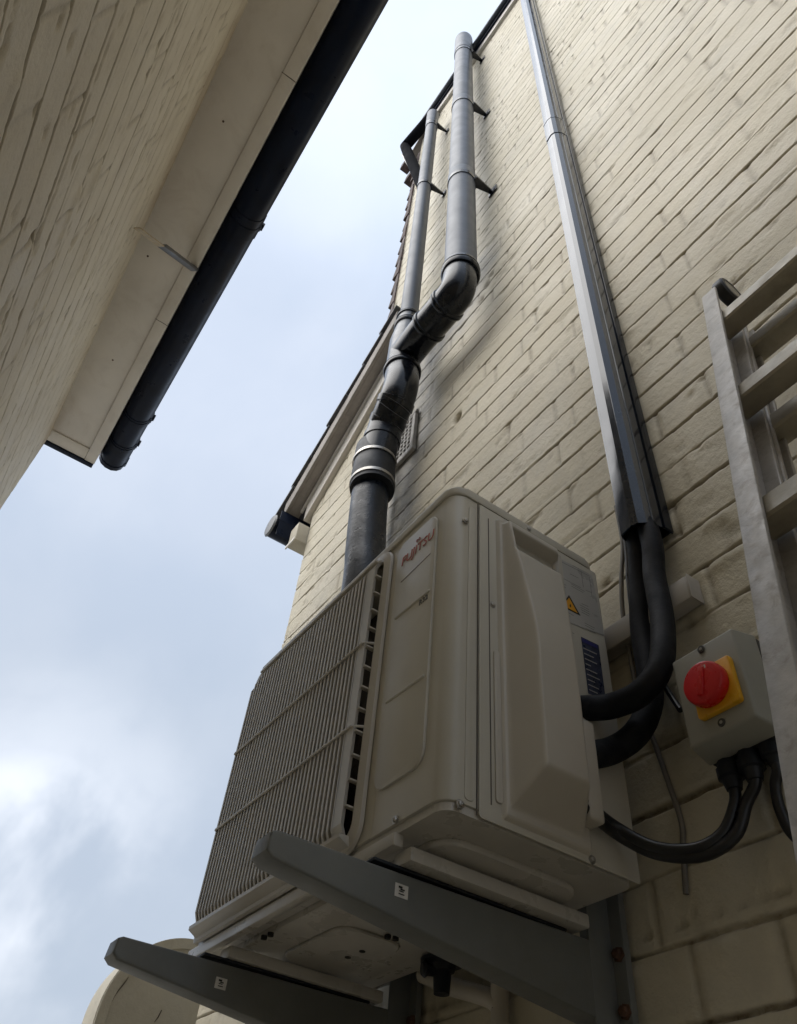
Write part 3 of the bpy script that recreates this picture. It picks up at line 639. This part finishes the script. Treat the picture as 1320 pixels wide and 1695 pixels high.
for k in range(9):
    x0_, y0_ = 966 + k * 1.2, 1072 + k * 8.6; w_ = (22, 16, 20, 9, 18, 21, 12, 17, 14)[k]
    quad_side([(x0_, y0_), (x0_ + w_, y0_ + w_ * .46), (x0_ + w_, y0_ + w_ * .46 + 1.3), (x0_, y0_ + 1.3)], 'label', 'label_text', rl, .0031)

# ================================================================== wall brackets
def bracket(xr, label):
    """xr = right face of the arm"""
    t = thing('wall_bracket', label, 'bracket', W(xr - .02, .8, .20), 'brackets under the air conditioner')
    xl = xr - .036; T = .349
    # arm: tapered channel, open towards the wall side; outline in (y, z)
    prof = [(.312, T - .003), (.318, T), (.788, T + .007), (.788, .2685), (.318, .3205), (.310, .327)]
    bm = bmesh.new(); prism(bm, prof, lambda y, z: W(xl, y, z), lambda y, z: W(xr, y, z), .0028, 3)
    arm = fin('arm', bm, 'bracket', t)
    bm = bmesh.new(); box(bm, xr - .052, xr + .020, .782, .793, .10, .520, .002); fin('wall_plate', bm, 'bracket', t)
    bm = bmesh.new(); box(bm, xr - .0035, xr + .0005, .745, .783, .15, .46, .001); fin('gusset', bm, 'bracket', t)
    for z in (.345, .285):
        bm = bmesh.new(); lathe(bm, W(xr + .011, .782, z), (0, -1, 0), [(0, .009), (.0015, .009), (.002, .006), (.007, .0058), (.008, .003)], 6); fin('bolt', bm, 'rust', t)
    bm = bmesh.new(); box(bm, xl + .002, xr - .002, AY0 - .02, AY1 - .03, T + .0065, .3593, .001); fin('rubber_pad', bm, 'rubber', t)
    return t, arm
b1, arm1 = bracket(-.715, 'grey steel bracket arm in the middle of the picture, nearer of the two')
b2, arm2 = bracket(-1.142, 'grey steel bracket arm at the bottom left, farther of the two')
def sticker(px, py, x, arm, w_=.011, h_=.017):
    p = at(px, py, x=x + .0006); bm = bmesh.new()
    P = [p + Vector((0, a * w_, b * h_)) for a, b in ((-1, -.6), (1, -.6), (1, .6), (-1, .6))]
    bm.faces.new([bm.verts.new(v) for v in P]); s = fin('sticker', bm, 'sticker', arm, smooth=False)
    bm = bmesh.new()
    for (a, b, c, d) in ((-.45, -.35, .45, -.25), (-.4, -.1, .3, 0.0), (-.2, .05, .45, .18), (-.5, .2, .1, .4)):
        bm.faces.new([bm.verts.new(p + Vector((.0004, u * w_, v * h_))) for u, v in ((a, b), (c, b), (c, d), (a, d))])
    fin('sticker_print', bm, 'black_print', s, smooth=False)
sticker(665, 1475, -.715, arm1, .0085, .0115); sticker(366, 1628, -1.142, arm2, .0085, .0115)

# ================================================================== soil stack and the two pipes above
stack = thing('soil_stack', 'tarred soil pipe rising behind the air conditioner into black plastic bends and a branch', 'pipe', W(-1.50, .70, -1.7))
SY = .690
def sp_(px, py, y=SY): return at(px, py, y=y)
c0 = sp_(600, 985); c1 = sp_(613, 805)
low = Vector((c0.x - .0, c0.y, 0.05)); bm = bmesh.new()
pts = [low, Vector((c0.x, c0.y, c0.z - .5)), c0, c0.lerp(c1, .35), c0.lerp(c1, .7), c1 + Vector((0, 0, .05))]
pp = spline(pts, 12); tube(bm, pp, .054, 40); fin('cast_iron_pipe', bm, 'bitumen', stack)
# rubber coupling with two clamps
u1 = sp_(616, 812); u2 = sp_(623, 745); ax = (u2 - u1).normalized(); Lc = (u2 - u1).length
bm = bmesh.new(); lathe(bm, u1, ax, [(0, .057), (0.0, .0655), (Lc * .3, .066), (Lc * .34, .0665), (Lc * .5, .0645), (Lc * .66, .065), (Lc * .86, .0645), (Lc, .063), (Lc, .05)], 40)
cp = fin('rubber_coupling', bm, 'rubber', stack)
for f in (.08, .60):
    bm = bmesh.new(); lathe(bm, u1 + ax * Lc * f, ax, [(0, .066), (0, .0685), (.012, .0685), (.012, .066)], 40, cap=False)
    q = u1 + ax * (Lc * f + .006) + Vector((.055, -.040, 0)); box(bm, 0, 0, 0, 0, 0, 0) if False else None
    lathe(bm, q + Vector((-.012, .012, 0)), (.7, .7, 0), [(0, .006), (.024, .006)], 8)
    fin('steel_clamp', bm, 'steel', cp)
# bends up to the branch
def coll(bm, p, d, r, l=.014, lip=.006):
    lathe(bm, p - d * l, d, [(0, r), (0, r + lip * .6), (l * .3, r + lip), (l * .9, r + lip), (l, r + lip * .5), (l * 1.15, r + lip * .5), (l * 1.25, r + lip), (l * 1.8, r + lip * .8), (l * 2, r)], 40, cap=False)
k0 = sp_(624, 762); k1 = sp_(631, 735); k2 = sp_(640, 705); k3 = sp_(655, 668, .675); k4 = sp_(664, 640, .675); k5 = sp_(666, 618, .68)
bp1 = spline([k0, k1, k2, k3, k4, k5], 10)
bm = bmesh.new(); tube(bm, bp1, .0565, 40); fin('offset_bend', bm, 'black_pvc', stack)
bm = bmesh.new()
for i, r in ((22, .0595), (30, .060), (12, .0595)):
    d = (bp1[i + 1] - bp1[i - 1]).normalized(); lathe(bm, bp1[i] - d * .012, d, [(0, .0565), (.001, r), (.022, r), (.024, .0565)], 40, cap=False)
fin('bend_socket', bm, 'black_pvc', stack)
bm = bmesh.new()
for i in (21, 27, 29):
    d = (bp1[i + 1] - bp1[i - 1]).normalized(); d = (d + Vector((0, .25, .12))).normalized()
    lathe(bm, bp1[i], d, [(0, .0602), (.0008, .0612), (.0016, .0602)], 40, cap=False)
fin('tape_edge', bm, 'dull_metal', stack)
# branch body: straight socket stub up to the thin pipe, side arm to the wide one
j0 = k5; j1 = sp_(676, 535, .69)
dj = (j1 - j0).normalized()
bm = bmesh.new(); tube(bm, [j0, j0.lerp(j1, .55), j0.lerp(j1, .82), j1 + dj * .02], [.057, .057, .045, .042], 40)
coll(bm, j0 + dj * .01, dj, .057); coll(bm, j1 - dj * .035, dj, .043, .016, .007); coll(bm, j1 + dj * .03, dj, .040, .010, .006)
br0 = j0.lerp(j1, .30); br1 = sp_(700, 553, .672); br2 = sp_(735, 512, .672); br3 = sp_(757, 482, .672); br4 = sp_(763, 448, .676)
fin('branch', bm, 'black_pvc', stack)
arm_ = spline([br0, br1, br2, br3, br4], 10)
bm = bmesh.new(); tube(bm, arm_, .056, 40)
for i in (13, 22):
    d = (arm_[i + 1] - arm_[i - 1]).normalized(); coll(bm, arm_[i], d, .0565, .010, .005)
d = (arm_[-1] - arm_[-3]).normalized(); coll(bm, arm_[-1] - Vector((0, 0, .02)), Vector((0, 0, 1)), .0565, .022, .008)
fin('swept_bend', bm, 'black_pvc', stack)
# tall pipes (drain pipe rise beside the bends, then up the wall)
def clip(bm, p, r, ywall=.8):
    """ring round the pipe with a lug back to the wall"""
    lathe(bm, p - Vector((0, 0, .012)), (0, 0, 1), [(0, r), (0, r + .0035), (.024, r + .0035), (.024, r)], 40, cap=False)
    yb = EYE.y + ywall - .002; xx = p.x + r * .55
    y0 = p.y + r * .45
    hexa(bm, [Vector(v) for v in ((xx - .004, y0, p.z - .028), (xx + r * .62, y0, p.z - .012), (xx + r * .45, yb, p.z - .004), (xx + r * .20, yb, p.z - .004),
                                  (xx - .004, y0, p.z + .008), (xx + r * .62, y0, p.z + .008), (xx + r * .45, yb, p.z + .008), (xx + r * .20, yb, p.z + .008))], .001)
    hexa(bm, [Vector(v) for v in ((xx, yb - .005, p.z - .022), (xx + r * .9, yb - .005, p.z - .022), (xx + r * .9, yb, p.z - .022), (xx, yb, p.z - .022),
                                  (xx, yb - .005, p.z + .026), (xx + r * .9, yb - .005, p.z + .026), (xx + r * .9, yb, p.z + .026), (xx, yb, p.z + .026))], .001)
wide = thing('waste_pipe', 'wide grey plastic pipe, tallest and thicker of the two standing over the black bends', 'pipe', br4, 'grey pipes up the wall')
w0 = br4 + Vector((0, 0, -.02)); w1 = sp_(768, 68, .690)
bm = bmesh.new(); dw = (w1 - w0).normalized(); tube(bm, [w0, w0.lerp(w1, .5), w1], .0548, 40, cap=True); fin('pipe', bm, 'grey_pvc', wide)
bm = bmesh.new(); lathe(bm, w1 - dw * .42, dw, [(0, .0548), (0, .0590), (.40, .0590), (.42, .056), (.425, .04)], 40); fin('top_cap', bm, 'grey_pvc', wide)
def on_line(py, a, b, x0, x1, y0, y1):
    f = (py - y0) / (y1 - y0); return x0 + (x1 - x0) * f
for (px, py) in ((762, 310), (765, 183), (767, 72)):
    r = ROT @ Vector((px - 660.0, 847.5 - py, -FOC)); tt = (r.z / r.y); # solve on the pipe axis
    best = min((abs(((w0.lerp(w1, k / 400) - EYE).z / (w0.lerp(w1, k / 400) - EYE).y) - tt), k) for k in range(401))[1]
    p = w0.lerp(w1, best / 400)
    if py < 100: p = p - dw * .42
    bm = bmesh.new(); clip(bm, p, .0548); fin('pipe_clip', bm, 'black_pvc', wide)
    bm = bmesh.new(); lathe(bm, p + Vector((0, 0, .01)), dw, [(0, .0548), (.0, .0575), (.07, .0575), (.075, .0548)], 40, cap=False); fin('socket', bm, 'grey_pvc', wide)
thin = thing('vent_pipe', 'thin grey plastic pipe, the left and slimmer of the two rising above the branch', 'pipe', j1, 'grey pipes up the wall')
t0 = j1 + Vector((0, 0, -.01)); t1 = sp_(717, 190, .705); dw2 = (t1 - t0).normalized()
bm = bmesh.new(); tube(bm, [t0, t0.lerp(t1, .5), t1], .0345, 32); fin('pipe', bm, 'grey_pvc', thin)
bm = bmesh.new(); lathe(bm, t1 - dw2 * .30, dw2, [(0, .0345), (0, .0375), (.29, .0375), (.30, .035), (.302, .02)], 32); fin('top_cap', bm, 'grey_pvc', thin)
for (px, py) in ((706, 306), (717, 206)):
    r = ROT @ Vector((px - 660.0, 847.5 - py, -FOC)); tt = r.z / r.y
    best = min((abs(((t0.lerp(t1, k / 400) - EYE).z / (t0.lerp(t1, k / 400) - EYE).y) - tt), k) for k in range(401))[1]
    p = t0.lerp(t1, best / 400); bm = bmesh.new(); clip(bm, p, .0345); fin('pipe_clip', bm, 'black_pvc', thin)
# narrow cream pipe hugging the wall behind the stack
q0 = at(628, 900, y=.775); q1 = at(643, 790, y=.775)
bm = bmesh.new(); tube(bm, [Vector((q0.x, q0.y, .05)), q0, q1, q1 + Vector((0, 0, .15))], .011, 16)
tag(fin('conduit', bm, 'paint_pipe'), 'narrow cream painted conduit on the wall just right of the tarred pipe', 'conduit')
# ================================================================== perforated vent behind the bends
v0 = W(-1.434, .8, 1.965); vt = thing('air_vent', 'grimy perforated square vent in the wall half hidden behind the black bends', 'vent', v0)
bm = bmesh.new(); vx0, vx1, vz0, vz1 = -1.515, -1.328, 1.965, 2.135
nvx, nvz = 9, 8; cw = (vx1 - vx0) / nvx; ch = (vz1 - vz0) / nvz
for i in range(nvx + 1): box(bm, vx0 + i * cw - .0028, vx0 + i * cw + .0028, .786, .791, vz0 - .002, vz1 + .002)
for k in range(nvz + 1): box(bm, vx0 - .002, vx1 + .002, .7855, .7915, vz0 + k * ch - .0028, vz0 + k * ch + .0028)
fin('mesh_face', bm, 'vent', vt, smooth=False)
bm = bmesh.new(); box(bm, vx0 - .003, vx1 + .003, .793, .796, vz0 - .003, vz1 + .003); fin('dark_backing', bm, 'hole', vt)
bm = bmesh.new()
box(bm, vx0 - .02, vx1 + .02, .784, .797, vz0 - .024, vz0 - .004, .002); box(bm, vx0 - .02, vx1 + .02, .784, .797, vz1 + .004, vz1 + .018, .002); box(bm, vx1 + .004, vx1 + .016, .784, .797, vz0 - .004, vz1 + .004, .002)
fin('vent_frame', bm, 'vent', vt)

# ================================================================== trunking
tr = thing('cable_trunking', 'glossy black plastic trunking with a joint sleeve running up the cream wall', 'trunking', W(-.55, .8, 1.23))
# section (x, depth out of the wall): base lip, flat-sided cover with chamfered shoulders
tx0, tx1 = -.562, -.503; TB = 0.918
sec_t = [(tx0, 0.0), (tx0, .012), (tx0 + .002, .052), (tx0 + .006, .060), (tx0 + .024, .063), (tx0 + .031, .0635), (tx0 + .042, .060), (tx1 - .008, .050), (tx1 - .002, .038), (tx1 + .001, .014), (tx1 + .001, 0.0)]
def tsec(z, g=0.0):
    cx_ = (tx0 + tx1) / 2; return [W(cx_ + (x - cx_) * (1 + g), .798 - d * (1 + g), z) for x, d in sec_t]
bm = bmesh.new(); A = tsec(TB); B = tsec(7.8); a = [bm.verts.new(p) for p in A]; b = [bm.verts.new(p) for p in B]
for k in range(len(a) - 1): bm.faces.new((a[k], a[k + 1], b[k + 1], b[k]))
inn = [bm.verts.new(W((tx0 + tx1) / 2 + (x - (tx0 + tx1) / 2) * .95, .798 - d * .95, TB)) for x, d in sec_t]; inu = [bm.verts.new(W((tx0 + tx1) / 2 + (x - (tx0 + tx1) / 2) * .95, .798 - d * .95, TB + .35)) for x, d in sec_t]
for k in range(len(a) - 1): bm.faces.new((a[k + 1], a[k], inn[k], inn[k + 1])); bm.faces.new((inn[k + 1], inn[k], inu[k], inu[k + 1]))
fin('cover', bm, 'trunk', tr, ang=12)
bm = bmesh.new(); box(bm, tx0 - .006, tx0 - .0005, .776, .7975, TB, 7.8, .0012); box(bm, tx1 + .0015, tx1 + .0035, .778, .7975, TB, 7.8, .0012); box(bm, tx0 - .0005, tx1 + .0015, .796, .7985, TB + .005, 7.8); fin('back_channel', bm, 'trunk', tr)
bm = bmesh.new()
for xx, dd in ((tx0 + .042, .0600), (tx1 - .003, .041)):
    tube(bm, [W(xx, .798 - dd, TB), W(xx, .798 - dd, 7.8)], .0007, 6)
fin('cover_ridge', bm, 'trunk', tr)
js = at(925, 185, y=.74).z - EYE.z
bm = bmesh.new(); loft(bm, tsec(js - .14, .035), tsec(js + .02, .035)); loft(bm, tsec(js + .021, .05), tsec(js + .030, .05)); fin('joint_sleeve', bm, 'trunk', tr, ang=12)

# ================================================================== insulated pipes and thin cables
def cabl(name, pts, r, m, label, cat, group=None, n=12):
    P = [p if isinstance(p, Vector) else at(p[0], p[1], y=p[2]) for p in pts]
    bm = bmesh.new(); tube(bm, spline(P, n), r, 24); return tag(fin(name, bm, m), label, cat, group)
up = at(1078, 893, y=.762) + Vector((-.012, 0, .12))
pe = at(975, 1172, x=-.628)
cabl('insulated_pipe', [up, (1078, 893, .762), (1084, 955, .758), (1097, 1030, .745), (1094, 1100, .722), (1062, 1146, .708), (1015, 1168, .700), at(975, 1172, x=-.615), at(950, 1172, x=-.64)],
     .0168, 'foam', 'black foam covered pipe curling into the unit, the upper and nearer one', 'pipe', 'insulated pipes from the trunking to the unit')
up = at(1056, 900, y=.768) + Vector((0, 0, .12))
cabl('insulated_pipe', [up, (1056, 903, .768), (1060, 960, .775), (1063, 1040, .775), (1074, 1110, .768), (1076, 1165, .758), (1055, 1212, .738), (1018, 1240, .720), at(978, 1250, x=-.612), at(950, 1252, x=-.64)],
     .0175, 'foam', 'black foam covered pipe entering the unit lower down, behind the other', 'pipe', 'insulated pipes from the trunking to the unit')
cabl('thin_cable', [at(1030, 890, y=.79) + Vector((0, 0, .08)), (1031, 900, .79), (1029, 960, .785), (1032, 1020, .785), (1046, 1100, .790), (1060, 1170, .790), (1082, 1225, .793), (1105, 1290, .793), (1128, 1360, .794), (1131, 1405, .795), (1136, 1480, .795)],
     .0036, 'cable_grey', 'thin grey cable dropping out of the trunking along the wall', 'cable')
cabl('thin_cable', [at(1036, 890, y=.785) + Vector((0, 0, .08)), (1037, 905, .785), (1041, 960, .782), (1047, 1010, .784), (1058, 1060, .785), (1085, 1110, .785), (1110, 1150, .785), (1127, 1175, .78)],
     .0042, 'cable', 'thin black cable from the trunking crossing behind the foam pipes to the isolator', 'cable')
# small horizontal mini trunking
mt = thing('mini_trunking', 'short grey cream mini trunking fixed level on the wall behind the foam pipes', 'trunking', W(-.6, .8, .78))
bm = bmesh.new(); box(bm, -1.0, -.484, .772, .797, .758, .800, .002); fin('cover', bm, 'minitrunk', mt)
bm = bmesh.new(); box(bm, -.4835, -.4805, .771, .7975, .757, .801, .001); fin('end_cap', bm, 'minitrunk', mt)

# ================================================================== isolator switch
iso = thing('isolator_switch', 'grey rotary isolator box with a red knob on a yellow plate beside the ladder', 'switch', W(-.455, .8, .50))
IX0, IX1, IZ0, IZ1 = -.501, -.408, .505, .628; IY = .718
bm = bmesh.new()
g_ = .006
hexa(bm, [W(IX0 - g_, IY + .040, IZ0 - g_), W(IX1 + g_, IY + .040, IZ0 - g_), W(IX1, IY, IZ0), W(IX0, IY, IZ0), W(IX0 - g_, IY + .040, IZ1 + g_), W(IX1 + g_, IY + .040, IZ1 + g_), W(IX1, IY, IZ1), W(IX0, IY, IZ1)], .0035, 3)
lid = fin('lid', bm, 'iso_grey', iso)
bm = bmesh.new(); box(bm, IX0 - .004, IX1 + .004, IY + .0405, .795, IZ0 - .004, IZ1 + .004, .003); fin('back_box', bm, 'iso_dark', iso)
px0, px1, pz0, pz1 = -.4755, -.4165, .5275, .5895
bm = bmesh.new(); prism(bm, rrect(px0, px1, pz0, pz1, .004, 3), lambda x, z: W(x, IY - .0002, z), lambda x, z: W(x, IY - .0085, z), .0015); yp = fin('yellow_plate', bm, 'yellow', iso)
bm = bmesh.new(); kc = W(-.4495, IY - .0085, .5605)
lathe(bm, kc, (0, -1, 0), [(0, .0262), (.003, .0278), (.012, .0276), (.0150, .0262), (.0160, .0235), (.0160, 0)], 48)
kn = fin('red_knob', bm, 'red', iso)
bm = bmesh.new(); d = Vector((.25, 0, .97)).normalized(); s = Vector((.97, 0, -.25)).normalized()
o0 = kc + Vector((0, -.0161, 0)); hexa(bm, [o0 - d * .018 - s * .0045, o0 - d * .018 + s * .0045, o0 - d * .018 + s * .0035 + Vector((0, -.0025, 0)), o0 - d * .018 - s * .0035 + Vector((0, -.0025, 0)),
     o0 + d * .018 - s * .0045, o0 + d * .018 + s * .0045, o0 + d * .018 + s * .0035 + Vector((0, -.0025, 0)), o0 + d * .018 - s * .0035 + Vector((0, -.0025, 0))], .001)
fin('grip_bar', bm, 'red', kn)
for dx in (.006, .0095):
    bm = bmesh.new(); c_ = kc + Vector((dx, -.01615, .0165)); bm.faces.new([bm.verts.new(c_ + Vector(v)) for v in ((-.0010, 0, -.0022), (.0010, 0, -.0022), (.0010, 0, .0022), (-.0010, 0, .0022))]); fin('knob_mark', bm, 'sticker', kn, smooth=False)
bm = bmesh.new(); lathe(bm, at(1173, 1161, y=IY - .0087), (0, -1, 0), [(0, .0042), (.0004, .0042), (.0005, .001)], 16); fin('plate_hole', bm, 'hole', yp)
for (sx, sy) in ((1161, 1075), (1195, 1196)):
    p = at(sx, sy, y=IY - .0004); bm = bmesh.new(); lathe(bm, p, (0, -1, 0), [(0, .0052), (.0012, .0048), (.0014, .0025)], 16); sc = fin('lid_screw', bm, 'iso_dark', lid)
    bm = bmesh.new(); box(bm, 0, 0, 0, 0, 0, 0) if False else lathe(bm, p + Vector((0, -.0014, 0)), (0, -1, 0), [(0, .0022), (.0006, .0018)], 8); fin('screw_head', bm, 'iso_grey', sc)
GA = at(1205, 1262, y=.765).x; GB = at(1238, 1246, y=.765).x; GC = at(1274, 1230, y=.768).x; gz = EYE.z + IZ0
for xx in (GA, GB):
    bm = bmesh.new(); lathe(bm, Vector((xx, EYE.y + .765, gz - .003)), (0, 0, -1), [(0, .013), (.010, .013), (.0105, .0155), (.022, .0155), (.024, .012), (.036, .009), (.037, .006)], 12); fin('cable_gland', bm, 'rubber', iso)
bm = bmesh.new(); lathe(bm, Vector((GC, EYE.y + .768, gz + .004)), (0, 0, -1), [(0, .011), (.010, .011), (.0105, .0135), (.024, .0135), (.026, .010), (.034, .007)], 12); fin('cable_gland', bm, 'rubber', iso)
def GV(x, y, dz): return Vector((x, EYE.y + y, gz + dz))
cabl('power_cable', [GV(GA, .765, -.015), GV(GA, .765, -.040), (1216, 1335, .762), (1196, 1380, .752), (1150, 1405, .735), (1085, 1402, .715), (1025, 1372, .695), at(980, 1338, x=-.603), at(955, 1316, x=-.600), at(930, 1290, x=-.600)],
     .0068, 'cable', 'black cable looping from the isolator to the unit, inner one of the pair', 'cable', 'power cables under the isolator')
cabl('power_cable', [GV(GB, .765, -.015), GV(GB, .765, -.040), (1236, 1330, .764), (1218, 1382, .756), (1165, 1416, .742), (1090, 1414, .720), (1028, 1385, .700), at(982, 1350, x=-.603), at(957, 1330, x=-.600), at(930, 1302, x=-.600)],
     .0068, 'cable', 'black cable looping from the isolator to the unit, outer one of the pair', 'cable', 'power cables under the isolator')
cabl('power_cable', [GV(GC, .768, -.010), GV(GC, .768, -.036), (1284, 1300, .770), (1292, 1340, .772), (1316, 1384, .775), (1380, 1420, .78), (1500, 1500, .78)],
     .0062, 'cable', 'black cable hanging from the right gland of the isolator out of the picture', 'cable')

# ================================================================== ladder
lad = thing('ladder', 'scuffed aluminium extension ladder leaning on the cream wall at the right edge', 'ladder', W(-.08, .30, -1.7))
ld = Vector((0, .2105, .9776)).normalized(); lnrm = Vector((0, ld.z, -ld.y))      # along the ladder / towards the wall
LP = W(0, .660, 1.173)                                                           # top of the front section, at its front face
def LW(x, s, n): return Vector((x, LP.y, LP.z)) + ld * s + lnrm * n              # s along (0 = top), n towards the wall
def lbox(bm, x0, x1, s0, s1, n0, n1, bev=.002):
    hexa(bm, [LW(x0, s0, n0), LW(x1, s0, n0), LW(x1, s0, n1), LW(x0, s0, n1), LW(x0, s1, n0), LW(x1, s1, n0), LW(x1, s1, n1), LW(x0, s1, n1)], bev)
SBOT = -(LP.z) / ld.z
def stile(name, x0, x1, n0, n1, inner, s1=0.0):
    bm = bmesh.new(); wt = .0030
    lbox(bm, x0, x1, SBOT, s1, n0, n0 + .006, .0018)
    lbox(bm, x0, x1, SBOT, s1 - .006, n1 - .006, n1, .0018)
    if inner > 0: lbox(bm, x0 + .001, x0 + .001 + wt + .004, SBOT, s1 - .002, n0 + .0061, n1 - .0061, .0005)
    else: lbox(bm, x1 - .005 - wt, x1 - .001, SBOT, s1 - .002, n0 + .0061, n1 - .0061, .0005)
    return fin(name, bm, 'alu', lad)
stile('stile', -.262, -.236, 0, .052, 1); stile('stile', .104, .130, 0, .052, -1)
stile('stile', -.259, -.234, .0535, .080, 1, -.05); stile('stile', .104, .129, .0535, .080, -1, -.05)
def rung(s, n0, x0, x1):
    bm = bmesh.new(); P = [(-.017, 0), (-.017, .020), (-.010, .030), (.010, .030), (.017, .020), (.017, 0), (.014, -.003), (-.014, -.003)]
    prism(bm, P, lambda a, b: LW(x0, s + a, n0 + b), lambda a, b: LW(x1, s + a, n0 + b), .0015)
    r = fin('rung', bm, 'rung', lad); return r
def s_of(px, py, x):
    p = at(px, py, x=x); return (p - Vector((p.x, LP.y, LP.z))).dot(ld), (p - Vector((p.x, LP.y, LP.z))).dot(lnrm)
s1_ = -.111
for k in range(0, 11): rung(s1_ - .248 * k, .010, -.254, .122)
s2_ = -.138
for k in range(0, 10): rung(s2_ - .240 * k, .058, -.252, .122)
for x in (-.245,):
    bm = bmesh.new(); wc = at(1205, 486, x=-.236); lathe(bm, wc - Vector((.010, 0, 0)), (1, 0, 0), [(0, .018), (0, .024), (.003, .027), (.017, .027), (.020, .0245), (.020, .018)], 32, cap=False); wh = fin('wheel', bm, 'wheel', lad)
    bm = bmesh.new(); lathe(bm, wc - Vector((.009, 0, 0)), (1, 0, 0), [(0, .004), (0, .0185), (.0185, .0185), (.0165, .009), (.0185, .004)], 24); fin('wheel_hub', bm, 'wheel_hub', wh)
    bm = bmesh.new(); lbox(bm, x - .003, x + .001, -.05, .03, .046, .080, .001); fin('wheel_bracket', bm, 'alu', lad)

# ================================================================== drain elbow and condensate pipe below the unit
dr = thing('drain_elbow', 'black drain elbow hanging from the underside of the unit', 'drain elbow', at(737, 1592, z=.377))
e0 = at(733, 1590, z=.378); bm = bmesh.new(); lathe(bm, e0, (0, 0, -1), [(0, .031), (.004, .031), (.006, .020), (.014, .017), (.015, .013), (.042, .011), (.042, .008)], 24); fin('flange', bm, 'rubber', dr)
bm = bmesh.new(); lathe(bm, e0 + Vector((0, 0, -.012)), (-.3, -.9, -.1), [(0, .009), (.022, .0085), (.026, .011), (.030, .008)], 16); fin('spout', bm, 'rubber', dr)
cw = [at(700, 1612, y=.765), at(745, 1632, y=.775), at(800, 1648, y=.780), at(822, 1660, y=.782)]
down = at(828, 1672, y=.783)
bm = bmesh.new(); tube(bm, spline([cw[0], cw[1], cw[2], cw[3], down, Vector((down.x, down.y, down.z - .05)), Vector((down.x, down.y, .06))], 8), .0125, 20)
tag(fin('condensate_pipe', bm, 'paint_pipe'), 'cream painted condensate pipe bending down the wall under the unit', 'pipe')

# ================================================================== rendered garden wall with a rounded top, past the corner
gw = thing('garden_wall', 'cream rendered garden wall with a rounded top beyond the left bracket', 'wall', W(-2.3, .8, -1.7))
cy, cz, R_ = .818, .500, .214
def arcp(R, n=24): return [(cy - R * math.cos(math.pi / 2 * k / n), cz + R * math.sin(math.pi / 2 * k / n)) for k in range(n + 1)]
P = [(cy - R_, -1.7)] + arcp(R_) + [(1.6, cz + R_), (1.6, -1.7)]
bm = bmesh.new(); prism(bm, P, lambda y, z: W(-2.30, y, z), lambda y, z: W(-2.205, y, z), .004); fin('wall_body', bm, 'render', gw)
A = arcp(R_ - .002); B = arcp(R_ - .026); bm = bmesh.new()
ring = [(cy - R_ + .002, -1.7)] + A + [(1.6, cz + R_ - .002), (1.6, cz + R_ - .026)] + B[::-1] + [(cy - R_ + .026, -1.7)]
va = [bm.verts.new(W(-2.2045, y, z)) for y, z in ring]; vb = [bm.verts.new(W(-2.200, y, z)) for y, z in ring]; n = len(ring); h2 = n // 2
for k in range(n): bm.faces.new((va[k], va[(k + 1) % n], vb[(k + 1) % n], vb[k]))
for k in range(h2 - 1): bm.faces.new((vb[k], vb[k + 1], vb[n - 2 - k], vb[n - 1 - k]))
fin('edge_band', bm, 'render', gw)
bm = bmesh.new()
for pts in ([(180, 1668), (192, 1645), (206, 1628), (213, 1618)], [(256, 1692), (262, 1684), (268, 1672)]):
    tube(bm, [at(x, y, x=-2.2005 if False else -2.2045) for x, y in pts], [.0008, .0016, .0012, .0006][:len(pts)], 6)
fin('crack', bm, 'crack', gw)
